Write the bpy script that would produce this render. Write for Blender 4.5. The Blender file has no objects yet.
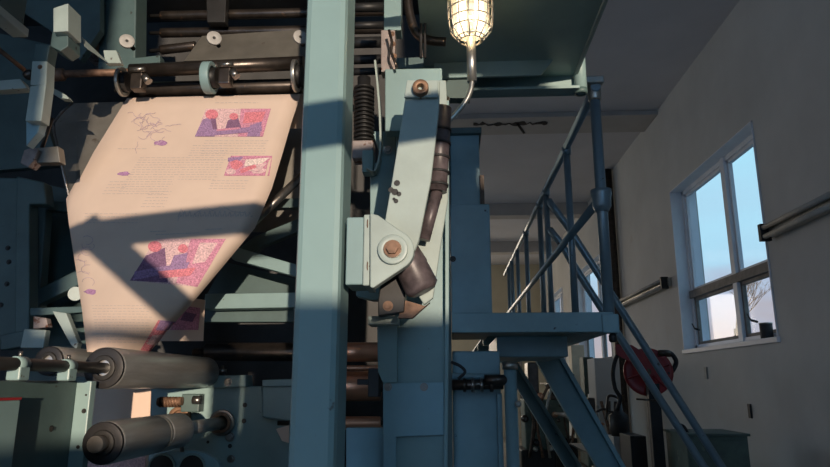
import bpy, bmesh, math, random
from mathutils import Vector, Matrix
from mathutils.bvhtree import BVHTree
R = math.radians
rnd = random.Random(7)
sc = bpy.context.scene
COL = sc.collection
# ------------------------------------------------------------------ camera
F = 650.0
EYE = Vector((0, 0, 1.55))
PITCH = math.atan((383 - 233.5) / F)
YAW = math.atan(37 / F * math.cos(PITCH))
cam_d = bpy.data.cameras.new('camera'); cam = bpy.data.objects.new('camera', cam_d); COL.objects.link(cam)
cam.location = EYE
cam.rotation_euler = (R(90) + PITCH, 0, YAW)
cam_d.sensor_width = 36; cam_d.lens = 36 * F / 830; cam_d.clip_start = .02; cam_d.clip_end = 500
sc.camera = cam
ROT = cam.rotation_euler.to_matrix()

def ray(px, py):
    return ROT @ Vector(((px - 415) / F, (233.5 - py) / F, -1))
def V(px, py, Y):
    d = ray(px, py); return EYE + d * (Y / d.y)
def VX(px, py, X):
    d = ray(px, py); return EYE + d * (X / d.x)
def S(p, Y): return p * Y / F * 1.03

# ------------------------------------------------------------------ materials
def newmat(name):
    m = bpy.data.materials.new(name); m.use_nodes = True
    nt = m.node_tree; b = nt.nodes['Principled BSDF']
    return m, nt, b
def ramp(nt, fac, stops):
    r = nt.nodes.new('ShaderNodeValToRGB')
    els = r.color_ramp.elements
    els[0].position, els[0].color = stops[0][0], (*stops[0][1], 1)
    els[1].position, els[1].color = stops[-1][0], (*stops[-1][1], 1)
    for p, c in stops[1:-1]:
        e = els.new(p); e.color = (*c, 1)
    nt.links.new(fac, r.inputs[0]); return r.outputs[0]
def noise(nt, scale, detail=4, rough=.55, vec=None, kind='Fac', stretch=None):
    n = nt.nodes.new('ShaderNodeTexNoise'); n.inputs['Scale'].default_value = scale
    n.inputs['Detail'].default_value = detail; n.inputs['Roughness'].default_value = rough
    tc = nt.nodes.new('ShaderNodeTexCoord')
    if stretch:
        mp = nt.nodes.new('ShaderNodeMapping'); mp.inputs['Scale'].default_value = stretch
        nt.links.new(tc.outputs['Object'], mp.inputs[0]); nt.links.new(mp.outputs[0], n.inputs['Vector'])
    else: nt.links.new(tc.outputs['Object'], n.inputs['Vector'])
    return n.outputs[kind]
def mixc(nt, fac, a, b, mode='MIX'):
    m = nt.nodes.new('ShaderNodeMix'); m.data_type = 'RGBA'; m.blend_type = mode
    for s, v in ((m.inputs[0], fac), (m.inputs[6], a), (m.inputs[7], b)):
        if isinstance(v, (int, float)): s.default_value = v
        elif isinstance(v, tuple): s.default_value = (*v, 1)
        else: nt.links.new(v, s)
    return m.outputs[2]
def bump(nt, b, h, strength=.15, dist=.002):
    n = nt.nodes.new('ShaderNodeBump'); n.inputs['Strength'].default_value = strength; n.inputs['Distance'].default_value = dist
    nt.links.new(h, n.inputs['Height']); nt.links.new(n.outputs[0], b.inputs['Normal'])
def surf(name, c, rough=.5, metal=0, var=.18, scale=3, wear=None, wear_scale=18, wear_pos=.68, spec=.5, bmp=.1, stretch=None, detail=5):
    """paint / metal / plaster with mottling and worn spots"""
    m, nt, b = newmat(name)
    d = tuple(x * (1 - var) for x in c); l = tuple(min(1, x * (1 + var * .8)) for x in c)
    n1 = noise(nt, scale, detail, .6, stretch=stretch)
    col = ramp(nt, n1, [(.3, d), (.7, l)])
    if wear:
        n2 = noise(nt, wear_scale, 3, .6)
        f = ramp(nt, n2, [(wear_pos, (0, 0, 0)), (wear_pos + .04, (1, 1, 1))])
        col = mixc(nt, f, col, wear)
    nt.links.new(col, b.inputs['Base Color'])
    b.inputs['Roughness'].default_value = rough; b.inputs['Metallic'].default_value = metal
    b.inputs['Specular IOR Level'].default_value = spec
    if bmp: bump(nt, b, noise(nt, scale * 14, 3), bmp)
    return m
def emis(name, c, s):
    m, nt, b = newmat(name)
    b.inputs['Base Color'].default_value = (*c, 1); b.inputs['Emission Color'].default_value = (*c, 1); b.inputs['Emission Strength'].default_value = s
    return m
M = {}
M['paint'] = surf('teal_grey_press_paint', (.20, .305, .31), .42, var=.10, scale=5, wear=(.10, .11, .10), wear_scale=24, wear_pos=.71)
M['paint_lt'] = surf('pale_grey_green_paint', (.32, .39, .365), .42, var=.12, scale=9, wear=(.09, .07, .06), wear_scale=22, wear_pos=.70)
M['paint_col'] = surf('column_paint', (.225, .345, .345), .38, var=.08, scale=3, wear=(.12, .14, .13), wear_scale=17, wear_pos=.70)
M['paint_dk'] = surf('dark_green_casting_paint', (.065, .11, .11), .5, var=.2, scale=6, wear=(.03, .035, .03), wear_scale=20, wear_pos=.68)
M['paint_bl'] = surf('blue_grey_machine_paint', (.21, .35, .40), .42, var=.15, scale=4, wear=(.04, .06, .08), wear_scale=16, wear_pos=.70)
M['rail'] = surf('blue_grey_rail_steel', (.20, .28, .33), .32, .35, var=.15, scale=5, wear=(.07, .08, .09), wear_scale=16, wear_pos=.68)
M['rust'] = surf('rusty_bare_steel', (.20, .12, .08), .6, .5, var=.5, scale=30)
M['steel'] = surf('worn_bright_steel', (.27, .255, .235), .3, .9, var=.25, scale=12, stretch=(1, 8, 1), wear=(.16, .10, .07), wear_scale=14, wear_pos=.66)
M['steel_dk'] = surf('oily_dark_steel', (.09, .075, .065), .32, .8, var=.4, scale=14, wear=(.20, .13, .09), wear_scale=20, wear_pos=.66)
M['galv'] = surf('galvanised_steel', (.45, .44, .40), .35, .85, var=.2, scale=30)
M['roller'] = surf('grey_roller_steel', (.47, .475, .465), .32, .7, var=.2, scale=7, stretch=(6, .6, 6))
M['roller_cap'] = surf('black_roller_end', (.02, .02, .022), .45, .3, var=.3, scale=20)
M['housing'] = surf('dark_grey_housing', (.06, .06, .06), .7, .1, var=.3, scale=4)
M['disc'] = surf('pale_washer', (.34, .33, .31), .6, .2, var=.2, scale=20)
M['black'] = surf('black_oily_iron', (.018, .018, .018), .5, .2, var=.5, scale=10)
M['rubber'] = surf('black_rubber', (.02, .02, .022), .6, 0, var=.3, scale=20)
M['copper'] = surf('copper_plated_cylinder', (.66, .33, .20), .32, .75, var=.15, scale=6)
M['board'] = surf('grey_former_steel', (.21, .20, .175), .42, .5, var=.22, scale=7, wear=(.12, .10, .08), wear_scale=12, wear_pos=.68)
M['bronze'] = surf('bronze_bushing', (.22, .13, .08), .5, .6, var=.4, scale=40)
M['film'] = surf('dirty_wrapped_hose', (.10, .08, .085), .4, .1, var=.6, scale=25)
M['pinkgrey'] = surf('primer_grey_pink_block', (.26, .22, .21), .55, .1, var=.3, scale=20, wear=(.12, .05, .03), wear_scale=25, wear_pos=.6)
M['red'] = surf('red_reel_paint', (.30, .025, .03), .4, 0, var=.2, scale=6, wear=(.10, .05, .04), wear_scale=14, wear_pos=.68)
M['wall'] = surf('off_white_plaster', (.60, .595, .575), .85, var=.10, scale=.9, bmp=.08, spec=.2, wear=(.57, .55, .52), wear_scale=1.6, wear_pos=.66)
M['wall_far'] = surf('cream_far_plaster', (.62, .55, .40), .85, var=.1, scale=1.2, spec=.2)
M['ceil'] = surf('grey_ceiling_plaster', (.60, .60, .64), .9, var=.08, scale=.7, spec=.2)
M['beam'] = surf('painted_ceiling_beam', (.46, .44, .43), .8, var=.1, scale=1.5, spec=.2)
M['soot'] = surf('black_soot_stain', (.06, .055, .055), .95, var=.4, scale=4, spec=.1)
M['floor'] = surf('worn_concrete', (.28, .25, .21), .8, var=.3, scale=1.3, spec=.3, wear=(.12, .11, .1), wear_scale=3, wear_pos=.62)
M['frame_w'] = surf('white_window_paint', (.78, .80, .85), .5, var=.06, scale=5)
M['frame_b'] = surf('weathered_window_wood', (.22, .20, .18), .7, var=.25, scale=12)
M['crate'] = surf('green_grey_cabinet_paint', (.09, .13, .11), .6, var=.3, scale=8, wear=(.16, .18, .15), wear_scale=10, wear_pos=.65)
M['bark'] = surf('bare_winter_wood', (.20, .16, .13), .9, var=.3, scale=5)
M['outside'] = surf('outdoor_gravel_ground', (.25, .23, .20), .95, var=.3, scale=2)
M['beige'] = surf('beige_door_paint', (.55, .48, .36), .6, var=.12, scale=4)
M['whitebox'] = surf('pale_grey_tin', (.42, .41, .38), .6, var=.2, scale=9)
M['lamp_on'] = emis('glowing_lamp_tube', (1, .78, .50), 4)
M['ink'] = surf('grey_printing_ink', (.54, .455, .42), .9, var=.2, scale=200, bmp=0, spec=.1)
M['ink_p'] = surf('purple_printing_ink', (.38, .21, .36), .9, var=.4, scale=200, bmp=0, spec=.1)
def inkm(k, c):
    M[k] = surf('photo_ink_' + k, c, .85, var=.45, scale=180, bmp=0, spec=.15)
inkm('violet', (.30, .19, .33)); inkm('magenta', (.54, .24, .33)); inkm('pink', (.62, .42, .43)); inkm('redink', (.60, .20, .24)); inkm('dark', (.20, .11, .19)); inkm('pale', (.48, .36, .40)); inkm('white', (.68, .56, .52))
# newsprint with some light passing through
m, nt, b = newmat('newsprint')
col = ramp(nt, noise(nt, 6, 4), [(.3, (.66, .52, .43)), (.7, (.72, .57, .47))])
nt.links.new(col, b.inputs['Base Color']); b.inputs['Roughness'].default_value = .75; b.inputs['Specular IOR Level'].default_value = .25
tr = nt.nodes.new('ShaderNodeBsdfTranslucent'); nt.links.new(col, tr.inputs[0])
mx = nt.nodes.new('ShaderNodeMixShader'); mx.inputs[0].default_value = .15
nt.links.new(b.outputs[0], mx.inputs[1]); nt.links.new(tr.outputs[0], mx.inputs[2])
nt.links.new(mx.outputs[0], nt.nodes['Material Output'].inputs[0]); M['paper'] = m
# window glass / lamp jar
def glassy(name, tint, refl):
    m = bpy.data.materials.new(name); m.use_nodes = True; nt = m.node_tree; nt.nodes.remove(nt.nodes['Principled BSDF'])
    t = nt.nodes.new('ShaderNodeBsdfTransparent'); t.inputs[0].default_value = (*tint, 1)
    g = nt.nodes.new('ShaderNodeBsdfGlossy'); g.inputs['Roughness'].default_value = .05
    mx = nt.nodes.new('ShaderNodeMixShader'); mx.inputs[0].default_value = refl
    nt.links.new(t.outputs[0], mx.inputs[1]); nt.links.new(g.outputs[0], mx.inputs[2])
    nt.links.new(mx.outputs[0], nt.nodes['Material Output'].inputs[0]); return m
M['glass'] = glassy('window_glass', (.93, .95, .97), .05)
m, nt, b = newmat('glowing_lamp_jar')
b.inputs['Base Color'].default_value = (.9, .85, .75, 1); b.inputs['Emission Color'].default_value = (1, .80, .52, 1); b.inputs['Emission Strength'].default_value = .5
t = nt.nodes.new('ShaderNodeBsdfTransparent'); mx = nt.nodes.new('ShaderNodeMixShader'); mx.inputs[0].default_value = .40
nt.links.new(t.outputs[0], mx.inputs[1]); nt.links.new(b.outputs[0], mx.inputs[2]); nt.links.new(mx.outputs[0], nt.nodes['Material Output'].inputs[0]); M['jar'] = m

# ------------------------------------------------------------------ mesh building
ORG = {}
def org(o): return ORG.get(o.name, Vector((0, 0, 0))) if o else Vector((0, 0, 0))
def basis(d):
    d = d.normalized(); up = Vector((0, 0, 1)) if abs(d.z) < .95 else Vector((1, 0, 0))
    u = d.cross(up).normalized(); return u, d.cross(u).normalized()
class MB:
    def __init__(s): s.bm = bmesh.new()
    def face(s, pts, mi=0, smooth=False):
        f = s.bm.faces.new([s.bm.verts.new(p) for p in pts]); f.material_index = mi; f.smooth = smooth; return f
    def prism(s, pts, vec, mi=0, pts2=None):
        a = [s.bm.verts.new(p) for p in pts]; b = [s.bm.verts.new(Vector(p) + vec) for p in (pts2 or pts)]
        n = len(a); fs = [s.bm.faces.new(a), s.bm.faces.new(list(reversed(b)))]
        for i in range(n): fs.append(s.bm.faces.new([a[(i + 1) % n], a[i], b[i], b[(i + 1) % n]]))
        for f in fs: f.material_index = mi
        return s
    def poly(s, pxs, Y, t, mi=0):
        return s.prism([V(x, y, Y) for x, y in pxs], Vector((0, t, 0)), mi)
    def box(s, x0, x1, y0, y1, z0, z1, mi=0):
        return s.prism([Vector((x0, y0, z0)), Vector((x1, y0, z0)), Vector((x1, y0, z1)), Vector((x0, y0, z1))], Vector((0, y1 - y0, 0)), mi)
    def pbox(s, xa, ya, xb, yb, Y, t, mi=0):
        xm, ym = (xa + xb) / 2, (ya + yb) / 2
        return s.box(V(xa, ym, Y).x, V(xb, ym, Y).x, Y, Y + t, V(xm, yb, Y).z, V(xm, ya, Y).z, mi)
    def lathe(s, p, d, prof, seg=24, mi=0, caps=True):
        d = Vector(d).normalized(); u, w = basis(d); rings = []
        for (h, r) in prof:
            rings.append([s.bm.verts.new(Vector(p) + d * h + (u * math.cos(2 * math.pi * k / seg) + w * math.sin(2 * math.pi * k / seg)) * max(r, 1e-5)) for k in range(seg)])
        for a, b in zip(rings, rings[1:]):
            for k in range(seg):
                f = s.bm.faces.new([a[k], a[(k + 1) % seg], b[(k + 1) % seg], b[k]]); f.material_index = mi; f.smooth = True
        if caps:
            f = s.bm.faces.new(list(reversed(rings[0]))); f.material_index = mi
            f = s.bm.faces.new(rings[-1]); f.material_index = mi
        return s
    def cyl(s, a, b, r, r2=None, seg=20, mi=0):
        a, b = Vector(a), Vector(b); L = (b - a).length
        return s.lathe(a, b - a, [(0, r), (L, r if r2 is None else r2)], seg, mi)
    def ring(s, p, d, r_out, r_in, t, seg=28, mi=0):
        s.lathe(p, d, [(0, r_in), (0, r_out), (t, r_out), (t, r_in), (0, r_in)], seg, mi, False); return s
    def tube(s, path, r, seg=10, mi=0, closed=False):
        path = [Vector(p) for p in path]; n = len(path); rings = []
        pu = None
        for i, p in enumerate(path):
            if closed: d = path[(i + 1) % n] - path[i - 1]
            else: d = path[min(i + 1, n - 1)] - path[max(i - 1, 0)]
            d.normalize()
            if pu is None: pu, _ = basis(d)
            u = (pu - d * pu.dot(d)).normalized(); pu = u; w = d.cross(u)
            rings.append([s.bm.verts.new(p + (u * math.cos(2 * math.pi * k / seg) + w * math.sin(2 * math.pi * k / seg)) * r) for k in range(seg)])
        pairs = list(zip(rings, rings[1:])) + ([(rings[-1], rings[0])] if closed else [])
        for a, b in pairs:
            for k in range(seg):
                f = s.bm.faces.new([a[k], a[(k + 1) % seg], b[(k + 1) % seg], b[k]]); f.material_index = mi; f.smooth = True
        if not closed:
            s.bm.faces.new(list(reversed(rings[0]))).material_index = mi; s.bm.faces.new(rings[-1]).material_index = mi
        return s
    def sphere(s, p, r, mi=0, sz=1):
        r0 = bmesh.ops.create_uvsphere(s.bm, u_segments=16, v_segments=10, radius=r, matrix=Matrix.Translation(p) @ Matrix.Diagonal((1, 1, sz, 1)))
        for v in r0['verts']:
            for f in v.link_faces: f.smooth = True; f.material_index = mi
        return s
    def build(s, name, mat, parent=None, bevel=0, label=None, fix=True):
        bm = s.bm
        if fix: bmesh.ops.recalc_face_normals(bm, faces=bm.faces)
        me = bpy.data.meshes.new(name); o = bpy.data.objects.new(name, me); COL.objects.link(o)
        if parent:
            off = org(parent); ORG[o.name] = off; o.parent = parent
        else:
            vs = [v.co for v in bm.verts]
            off = Vector(((min(v.x for v in vs) + max(v.x for v in vs)) / 2, (min(v.y for v in vs) + max(v.y for v in vs)) / 2, min(v.z for v in vs)))
            o.location = off; ORG[o.name] = off
        bmesh.ops.translate(bm, verts=bm.verts, vec=-off)
        bm.to_mesh(me); bm.free()
        for mm in (mat if isinstance(mat, (list, tuple)) else [mat]): me.materials.append(M[mm])
        if bevel:
            b = o.modifiers.new('bevel', 'BEVEL'); b.width = bevel; b.segments = 2; b.limit_method = 'ANGLE'; b.angle_limit = R(40)
        if label: o['label'] = label
        return o
def tag(o, label, cat, group=None, kind=None):
    o['label'] = label; o['category'] = cat
    if group: o['group'] = group
    if kind: o['kind'] = kind
    return o
def T(name, loc, label, cat, group=None):
    o = bpy.data.objects.new(name, None); COL.objects.link(o); o.location = loc; o.empty_display_size = .05
    ORG[o.name] = Vector(loc); return tag(o, label, cat, group)
def structure(o): o['kind'] = 'structure'; return o
def bolt(p, r, parent, name='bolt', mat='steel', d=(0, -1, 0), hexn=6, h=None):
    mb = MB(); h = h or r * .9
    mb.lathe(Vector(p), d, [(0, r * 1.5), (h * .25, r * 1.5)], 16); mb.lathe(Vector(p), d, [(h * .2, r), (h, r)], hexn)
    o = mb.build(name, mat, parent)
    for f in o.data.polygons: f.use_smooth = False
    return o
def smooth_path(pts, n=6):
    pts = [Vector(p) for p in pts]; out = []
    P = [pts[0] * 2 - pts[1]] + pts + [pts[-1] * 2 - pts[-2]]
    for i in range(1, len(P) - 2):
        for k in range(n):
            t = k / n; a, b, c, d = P[i - 1:i + 3]
            out.append(.5 * ((2 * b) + (c - a) * t + (2 * a - 5 * b + 4 * c - d) * t * t + (3 * b - a - 3 * c + d) * t ** 3))
    return out + [pts[-1]]

# ------------------------------------------------------------------ room
WX = 2.8
CZ = VX(740, 0, WX).z
FY = 20.0
BY = -4.0
LX = -5.2
mb = MB(); mb.box(LX - .3, WX + .3, BY - .3, FY + .3, -.2, 0); structure(mb.build('floor', 'floor'))
mb = MB(); mb.box(LX - .3, WX + .3, BY - .3, FY + .3, CZ, CZ + .2); structure(mb.build('ceiling', 'ceil'))
def wall_with_holes(name, mat, axis, pos, th, a0, a1, z0, z1, holes):
    """axis 'x': wall plane X=pos going along Y; 'y': plane Y=pos along X"""
    mb = MB(); cuts = sorted(holes); cur = a0
    def bx(p, q, zz0, zz1):
        if q - p < 1e-4 or zz1 - zz0 < 1e-4: return
        if axis == 'x': mb.box(min(pos, pos + th), max(pos, pos + th), p, q, zz0, zz1)
        else: mb.box(p, q, min(pos, pos + th), max(pos, pos + th), zz0, zz1)
    for (h0, h1, s, t) in cuts:
        bx(cur, h0, z0, z1); bx(h0, h1, z0, s); bx(h0, h1, t, z1); cur = h1
    bx(cur, a1, z0, z1)
    return structure(mb.build(name, mat))
w_bl, w_br = VX(684, 349, WX), VX(778, 339, WX)
w_tl, w_tr = VX(671, 192, WX), VX(753, 119, WX)
SILL = (w_bl.z + w_br.z) / 2; TOP = (w_tl.z + w_tr.z) / 2
Y1a, Y1b = (w_br.y + w_tr.y) / 2, (w_bl.y + w_tl.y) / 2
y2a, y2b = VX(609, 300, WX).y, VX(577, 300, WX).y
print('WALL', CZ, SILL, TOP, Y1a, Y1b, y2a, y2b)
wins = [(Y1a, Y1b), (y2a, y2b), (16.4, 18.8)]  # last window added to light the far end
wall_with_holes('wall_right', 'wall', 'x', WX, .32, BY, FY, 0, CZ, [(a, b, SILL, TOP) for a, b in wins])
def side_window(n, ya, yb):
    w = T('window_%d' % n, (WX + .2, (ya + yb) / 2, SILL), '', 'window'); del w['label']; del w['category']; w['kind'] = 'structure'
    xo = WX + .13
    # white reveal lining
    mb = MB(); t = .012
    mb.box(WX - .012, WX + .3, ya, ya + t, SILL, TOP); mb.box(WX - .012, WX + .3, yb - t, yb, SILL, TOP); mb.box(WX - .012, WX + .3, ya, yb, TOP - t, TOP)
    mb.build('window_reveal', 'frame_w', w)
    mb = MB(); mb.box(WX - .03, WX + .3, ya - .02, yb + .02, SILL - .045, SILL + .004); mb.build('window_sill', 'frame_w', w, .006)
    f = .06; ym = ya + (yb - ya) * .44; zt = SILL + (TOP - SILL) * .335
    mb = MB()
    for (p, q, z0, z1) in ((ya, ya + f, SILL, TOP), (yb - f, yb, SILL, TOP), (ya, yb, SILL, SILL + f), (ya, yb, TOP - f, TOP)):
        mb.box(xo, xo + .07, p, q, z0, z1)
    fr = mb.build('window_frame', 'frame_w', w, .004)
    mb = MB(); mb.box(xo - .015, xo + .08, ym - .05, ym + .05, SILL, TOP); mb.build('mullion', 'frame_w', w, .004)
    mb = MB(); mb.box(xo - .02, xo + .085, ya, yb, zt - .045, zt + .045); mb.build('transom', 'frame_b', w, .004)
    for (p, q) in ((ya + f, ym - .05), (ym + .05, yb - f)):
        for (z0, z1) in ((SILL + f, zt - .045), (zt + .045, TOP - f)):
            mb = MB(); s = .035
            for (a, b_, c, d) in ((p, p + s, z0, z1), (q - s, q, z0, z1), (p, q, z0, z0 + s), (p, q, z1 - s, z1)): mb.box(xo + .02, xo + .06, a, b_, c, d)
            sa = mb.build('sash', 'frame_w' if z0 > zt else 'frame_b', w, .003)
            mb = MB(); mb.box(xo + .038, xo + .042, p + s, q - s, z0 + s, z1 - s); mb.build('pane', 'glass', sa)
    return w
for i, (a, b_) in enumerate(wins):
    w_ = side_window(i + 1, a, b_)
    if i == 0:
        for px_, py_ in ((700, 330), (758, 322)):
            p = VX(px_, py_, WX + .12); mb = MB(); mb.cyl(p, p + Vector((-.05, .03, .02)), .012, seg=10); mb.cyl(p + Vector((-.05, .03, .02)), p + Vector((-.055, .08, .08)), .007, seg=10); mb.build('latch', 'black', w_)
p = VX(766, 327, WX + .07)
tin = T('tin_can', (p.x, p.y, SILL + .006), 'small dark tin can on the near window sill', 'can')
mb = MB(); mb.lathe((p.x, p.y, SILL + .006), (0, 0, 1), [(0, .05), (.01, .055), (.13, .055), (.14, .05)], 20); mb.build('body', 'rubber', tin)
mb = MB(); mb.ring((p.x, p.y, SILL + .14), (0, 0, 1), .058, .048, .012, 20); mb.build('rim', 'galv', tin)
# unseen rear wall, window openings shaped for sun patches, tall one added for fill
RW = [(-4.6, -2.1, .0, 3.4), (.18, .33, 1.9, 4.4), (.33, 1.0, 1.60, 4.4), (1.0, 1.92, 1.9, 4.4), (2.12, 2.6, 2.8, 4.3)]
wall_with_holes('wall_back', 'wall', 'y', BY, -.3, LX, WX + .3, 0, CZ, RW)
w = T('window_4', (.98, BY, 1.9), '', 'window'); del w['label']; del w['category']; w['kind'] = 'structure'
mb = MB(); x0, x1, z0, z1 = .18, 1.92, 1.9, 4.4
for (a, b_, c, d) in ((x0, x0 + .06, z0, z1), (x1 - .06, x1, z0, z1), (x0, x1, z0, z0 + .06), (x0, x1, z1 - .06, z1)): mb.box(a, b_, BY - .2, BY - .12, c, d)
mb.build('window_frame', 'frame_w', w)
mb = MB(); mb.box(x0, x1, BY - .168, BY - .164, z0, z1); mb.build('pane', 'glass', w)
LW = [(6.5, 9.0), (10.5, 13.0), (14.5, 17.0)]  # unseen openings added so fill reaches the right wall and ceiling
wall_with_holes('wall_left', 'wall', 'x', LX, -.3, BY, FY, 0, CZ, [(a, b, SILL, TOP) for a, b in LW])
wall_with_holes('wall_front', 'wall_far', 'y', FY, .3, LX, WX + .3, 0, CZ, [(-3.0, -.6, 1.9, 4.2)])  # unseen opening added to brighten the far end
# ceiling beams
for i, (yy, hh) in enumerate(((8.3, .07), (12.9, .25), (16.6, .28))):
    mb = MB(); mb.box(LX, WX, yy, yy + (.62 if i == 0 else .32), CZ - hh, CZ); structure(mb.build('trim_%d' % (i + 1), 'beam', None, .01))
# soot marks / crack along the first beam (stains with a shape of their own)
mb = MB(); pts = []
rr = random.Random(3)
zc = CZ - .072
for k in range(26):
    x = .34 + k * .041; pts.append((x, 8.46 + .08 * rr.random(), .015 + .06 * rr.random() * (1 if k % 7 < 4 else .35)))
top = [Vector((x, y + w_, zc)) for x, y, w_ in pts]; bot = [Vector((x, y - w_, zc)) for x, y, w_ in pts]
mb.prism(top + bot[::-1], Vector((0, 0, -.004)))
mb.prism([Vector((.92, 8.48, zc)), Vector((.96, 8.46, zc)), Vector((1.10, 8.86, zc)), Vector((1.07, 8.88, zc))], Vector((0, 0, -.004)))
o = mb.build('ceiling_stain', 'soot'); structure(o)

# wall pipe
p = VX(616, 300, WX - .09)
mb = MB(); mb.cyl((WX - .09, p.y, 0), (WX - .09, p.y, CZ), .075); 
tag(mb.build('wall_pipe', 'steel_dk'), 'tall dark vertical pipe on the right wall before the far window', 'pipe')
# wall batten lights
def batten(pa, pb, label):
    a = VX(*pa, WX); b_ = VX(*pb, WX); z = (a.z + b_.z) / 2; y0, y1 = sorted((a.y, b_.y))
    t = T('wall_batten_light', (WX, (y0 + y1) / 2, z), label, 'light fixture', 'unlit battens along the right wall')
    mb = MB(); mb.box(WX - .06, WX - .002, y0, y1, z - .04, z + .07); mb.build('housing', 'galv', t, .006)
    for dz in (-.035, .045):
        mb = MB(); mb.cyl((WX - .10, y0 + .04, z + dz), (WX - .10, y1 - .04, z + dz), .022, seg=12); mb.build('tube', 'whitebox', t)
    for yy in (y0, y1 - .05):
        mb = MB(); mb.box(WX - .13, WX - .04, yy, yy + .05, z - .07, z + .08); mb.build('end_holder', 'black', t, .004)
batten((622, 303), (672, 286), 'long grey twin-tube batten on the wall left of the bright window')
batten((773, 230), (866, 196), 'long dark twin-tube batten on the wall right of the window, cut by the picture edge')
# outlets and marks on wall
def plate(px, py, h, w_, mat, label):
    a = VX(px, py, WX); mb = MB(); mb.box(WX - .02, WX, a.y - w_ / 2, a.y + w_ / 2, a.z - h / 2, a.z + h / 2)
    tag(mb.build('wall_socket', mat, None, .003), label, 'socket')
plate(751, 411, .13, .05, 'rubber', 'narrow dark socket plate low on the right wall')
plate(707, 373, .13, .06, 'whitebox', 'small pale socket plate below the bright window')

# outside
mb = MB(); mb.box(-60, 120, -80, 160, -.5, -.3); structure(mb.build('ground', 'outside'))
mb = MB(); mb.box(3.3, 12.5, -5.8, -4.4, -.3, 8.5); mb.prism([Vector((3.1, -6, 8.5)), Vector((12.7, -6, 8.5)), Vector((12.7, -5.1, 9.6)), Vector((3.1, -5.1, 9.6))], Vector((0, .9, -.2))); tag(mb.build('sun_blocker', 'wall'), 'unseen building block added outside to shade the side windows', 'building')  # added out of view to keep low sun off the side windows
def tree(x, y, h, label):
    t = T('bare_tree', (x, y, -.3), label, 'tree', 'bare trees outside the window'); mb = MB(); r2 = random.Random(int(x * 7 + y))
    def br(p, d, L, r, n):
        q = p + d * L; mb.cyl(p, q, r, r * .65, seg=6)
        if n == 0: return
        for _ in range(3):
            dd = (d + Vector((r2.uniform(-.7, .7), r2.uniform(-.7, .7), r2.uniform(-.1, .5)))).normalized(); br(p + d * L * r2.uniform(.6, 1), dd, L * .68, r * .55, n - 1)
    br(Vector((x, y, -.3)), Vector((0, 0, 1)), h * .36, h * .018, 0)
    mb.build('trunk', 'bark', t); mb = MB(); br(Vector((x, y, -.3 + h * .34)), Vector((0, .05, 1)), h * .25, h * .012, 5); mb.build('branches', 'bark', t)
tree(11, 26, 6.6, 'faint bare tree outside, showing in the left half of the near window')
tree(12, 20.5, 5.6, 'faint bare tree outside, showing in the right half of the near window')

# ------------------------------------------------------------------ main column
cx = V(320, 233, 1.6)
t = T('support_column', (V(323, 233, 1.6).x, 1.65, 0), 'tall teal-grey box column standing in front of the press', 'column')
xa, xb = V(296, 233, 1.6).x, V(341, 233, 1.6).x
mb = MB(); mb.box(xa, xb, 1.6, 1.76, .02, 5.0); mb.build('shaft', 'paint_col', t, .018)
mb = MB(); mb.box(xa - .05, xb + .05, 1.55, 1.83, 0, .02); mb.build('base_plate', 'paint_bl', t, .003)
XA, XB = xa, xb

# ------------------------------------------------------------------ pivot bracket + link arm
br = T('pivot_bracket', V(380, 286, 1.62), 'pale green pivot bracket bolted to the side of the column, with a big hex pin', 'bracket')
mb = MB(); z0, z1 = V(360, 284, 1.6).z, V(360, 216, 1.6).z
x2 = V(363, 250, 1.6).x
mb.box(V(346, 250, 1.61).x, x2, 1.61, 1.73, z0, z1); mb.build('mounting_flange', 'paint', br, .003)
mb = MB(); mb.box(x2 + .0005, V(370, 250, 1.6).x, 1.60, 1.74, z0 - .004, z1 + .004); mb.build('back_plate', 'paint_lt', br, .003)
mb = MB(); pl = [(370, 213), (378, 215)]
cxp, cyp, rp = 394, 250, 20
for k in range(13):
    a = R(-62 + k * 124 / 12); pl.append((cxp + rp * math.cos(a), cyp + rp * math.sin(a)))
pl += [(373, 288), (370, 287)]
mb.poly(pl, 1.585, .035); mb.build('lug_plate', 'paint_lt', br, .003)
c = V(393, 250, 1.585)
mb = MB(); mb.ring(c, (0, -1, 0), S(15, 1.585), S(9, 1.585), .012); mb.build('boss_ring', 'paint_lt', br, .002)
mb = MB(); mb.lathe(c, (0, -1, 0), [(-.02, S(9, 1.585)), (.016, S(9, 1.585))]); mb.build('pin', 'galv', br)
bolt(c + Vector((0, -.014, 0)), S(6, 1.57), br, 'pin_bolt', 'rust')
for yy in (229, 270):
    bolt(V(370, yy, 1.66) + Vector((0, -.05, 0)), .010, br, 'bolt', 'rust', (1, 0, 0))

arm = T('link_arm', V(415, 290, 1.7), 'sloping pale grey-green link arm pinned to the pivot bracket, dark smears on it', 'link arm')
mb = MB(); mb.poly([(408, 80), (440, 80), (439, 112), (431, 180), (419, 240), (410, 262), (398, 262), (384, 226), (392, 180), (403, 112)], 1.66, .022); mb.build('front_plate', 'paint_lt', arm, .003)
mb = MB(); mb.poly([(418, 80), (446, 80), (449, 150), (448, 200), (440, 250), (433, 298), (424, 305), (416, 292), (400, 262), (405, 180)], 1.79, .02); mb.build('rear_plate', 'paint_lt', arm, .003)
mb = MB(); mb.cyl(V(442, 108, 1.735), V(437, 192, 1.735), S(10, 1.735))
mb.cyl(V(437, 192, 1.735), V(424, 240, 1.735), S(6, 1.735)); gs = mb.build('gas_strut', 'film', arm)
mb = MB(); a, b_ = V(403, 250, 1.735), V(424, 292, 1.735); d = b_ - a
mb.lathe(a, d, [(0, S(15, 1.735)), (d.length * .4, S(17, 1.735)), (d.length * .45, S(16.4, 1.735)), (d.length * .9, S(17, 1.735)), (d.length, S(12, 1.735))]); mb.build('lower_drum', 'film', arm)
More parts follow.
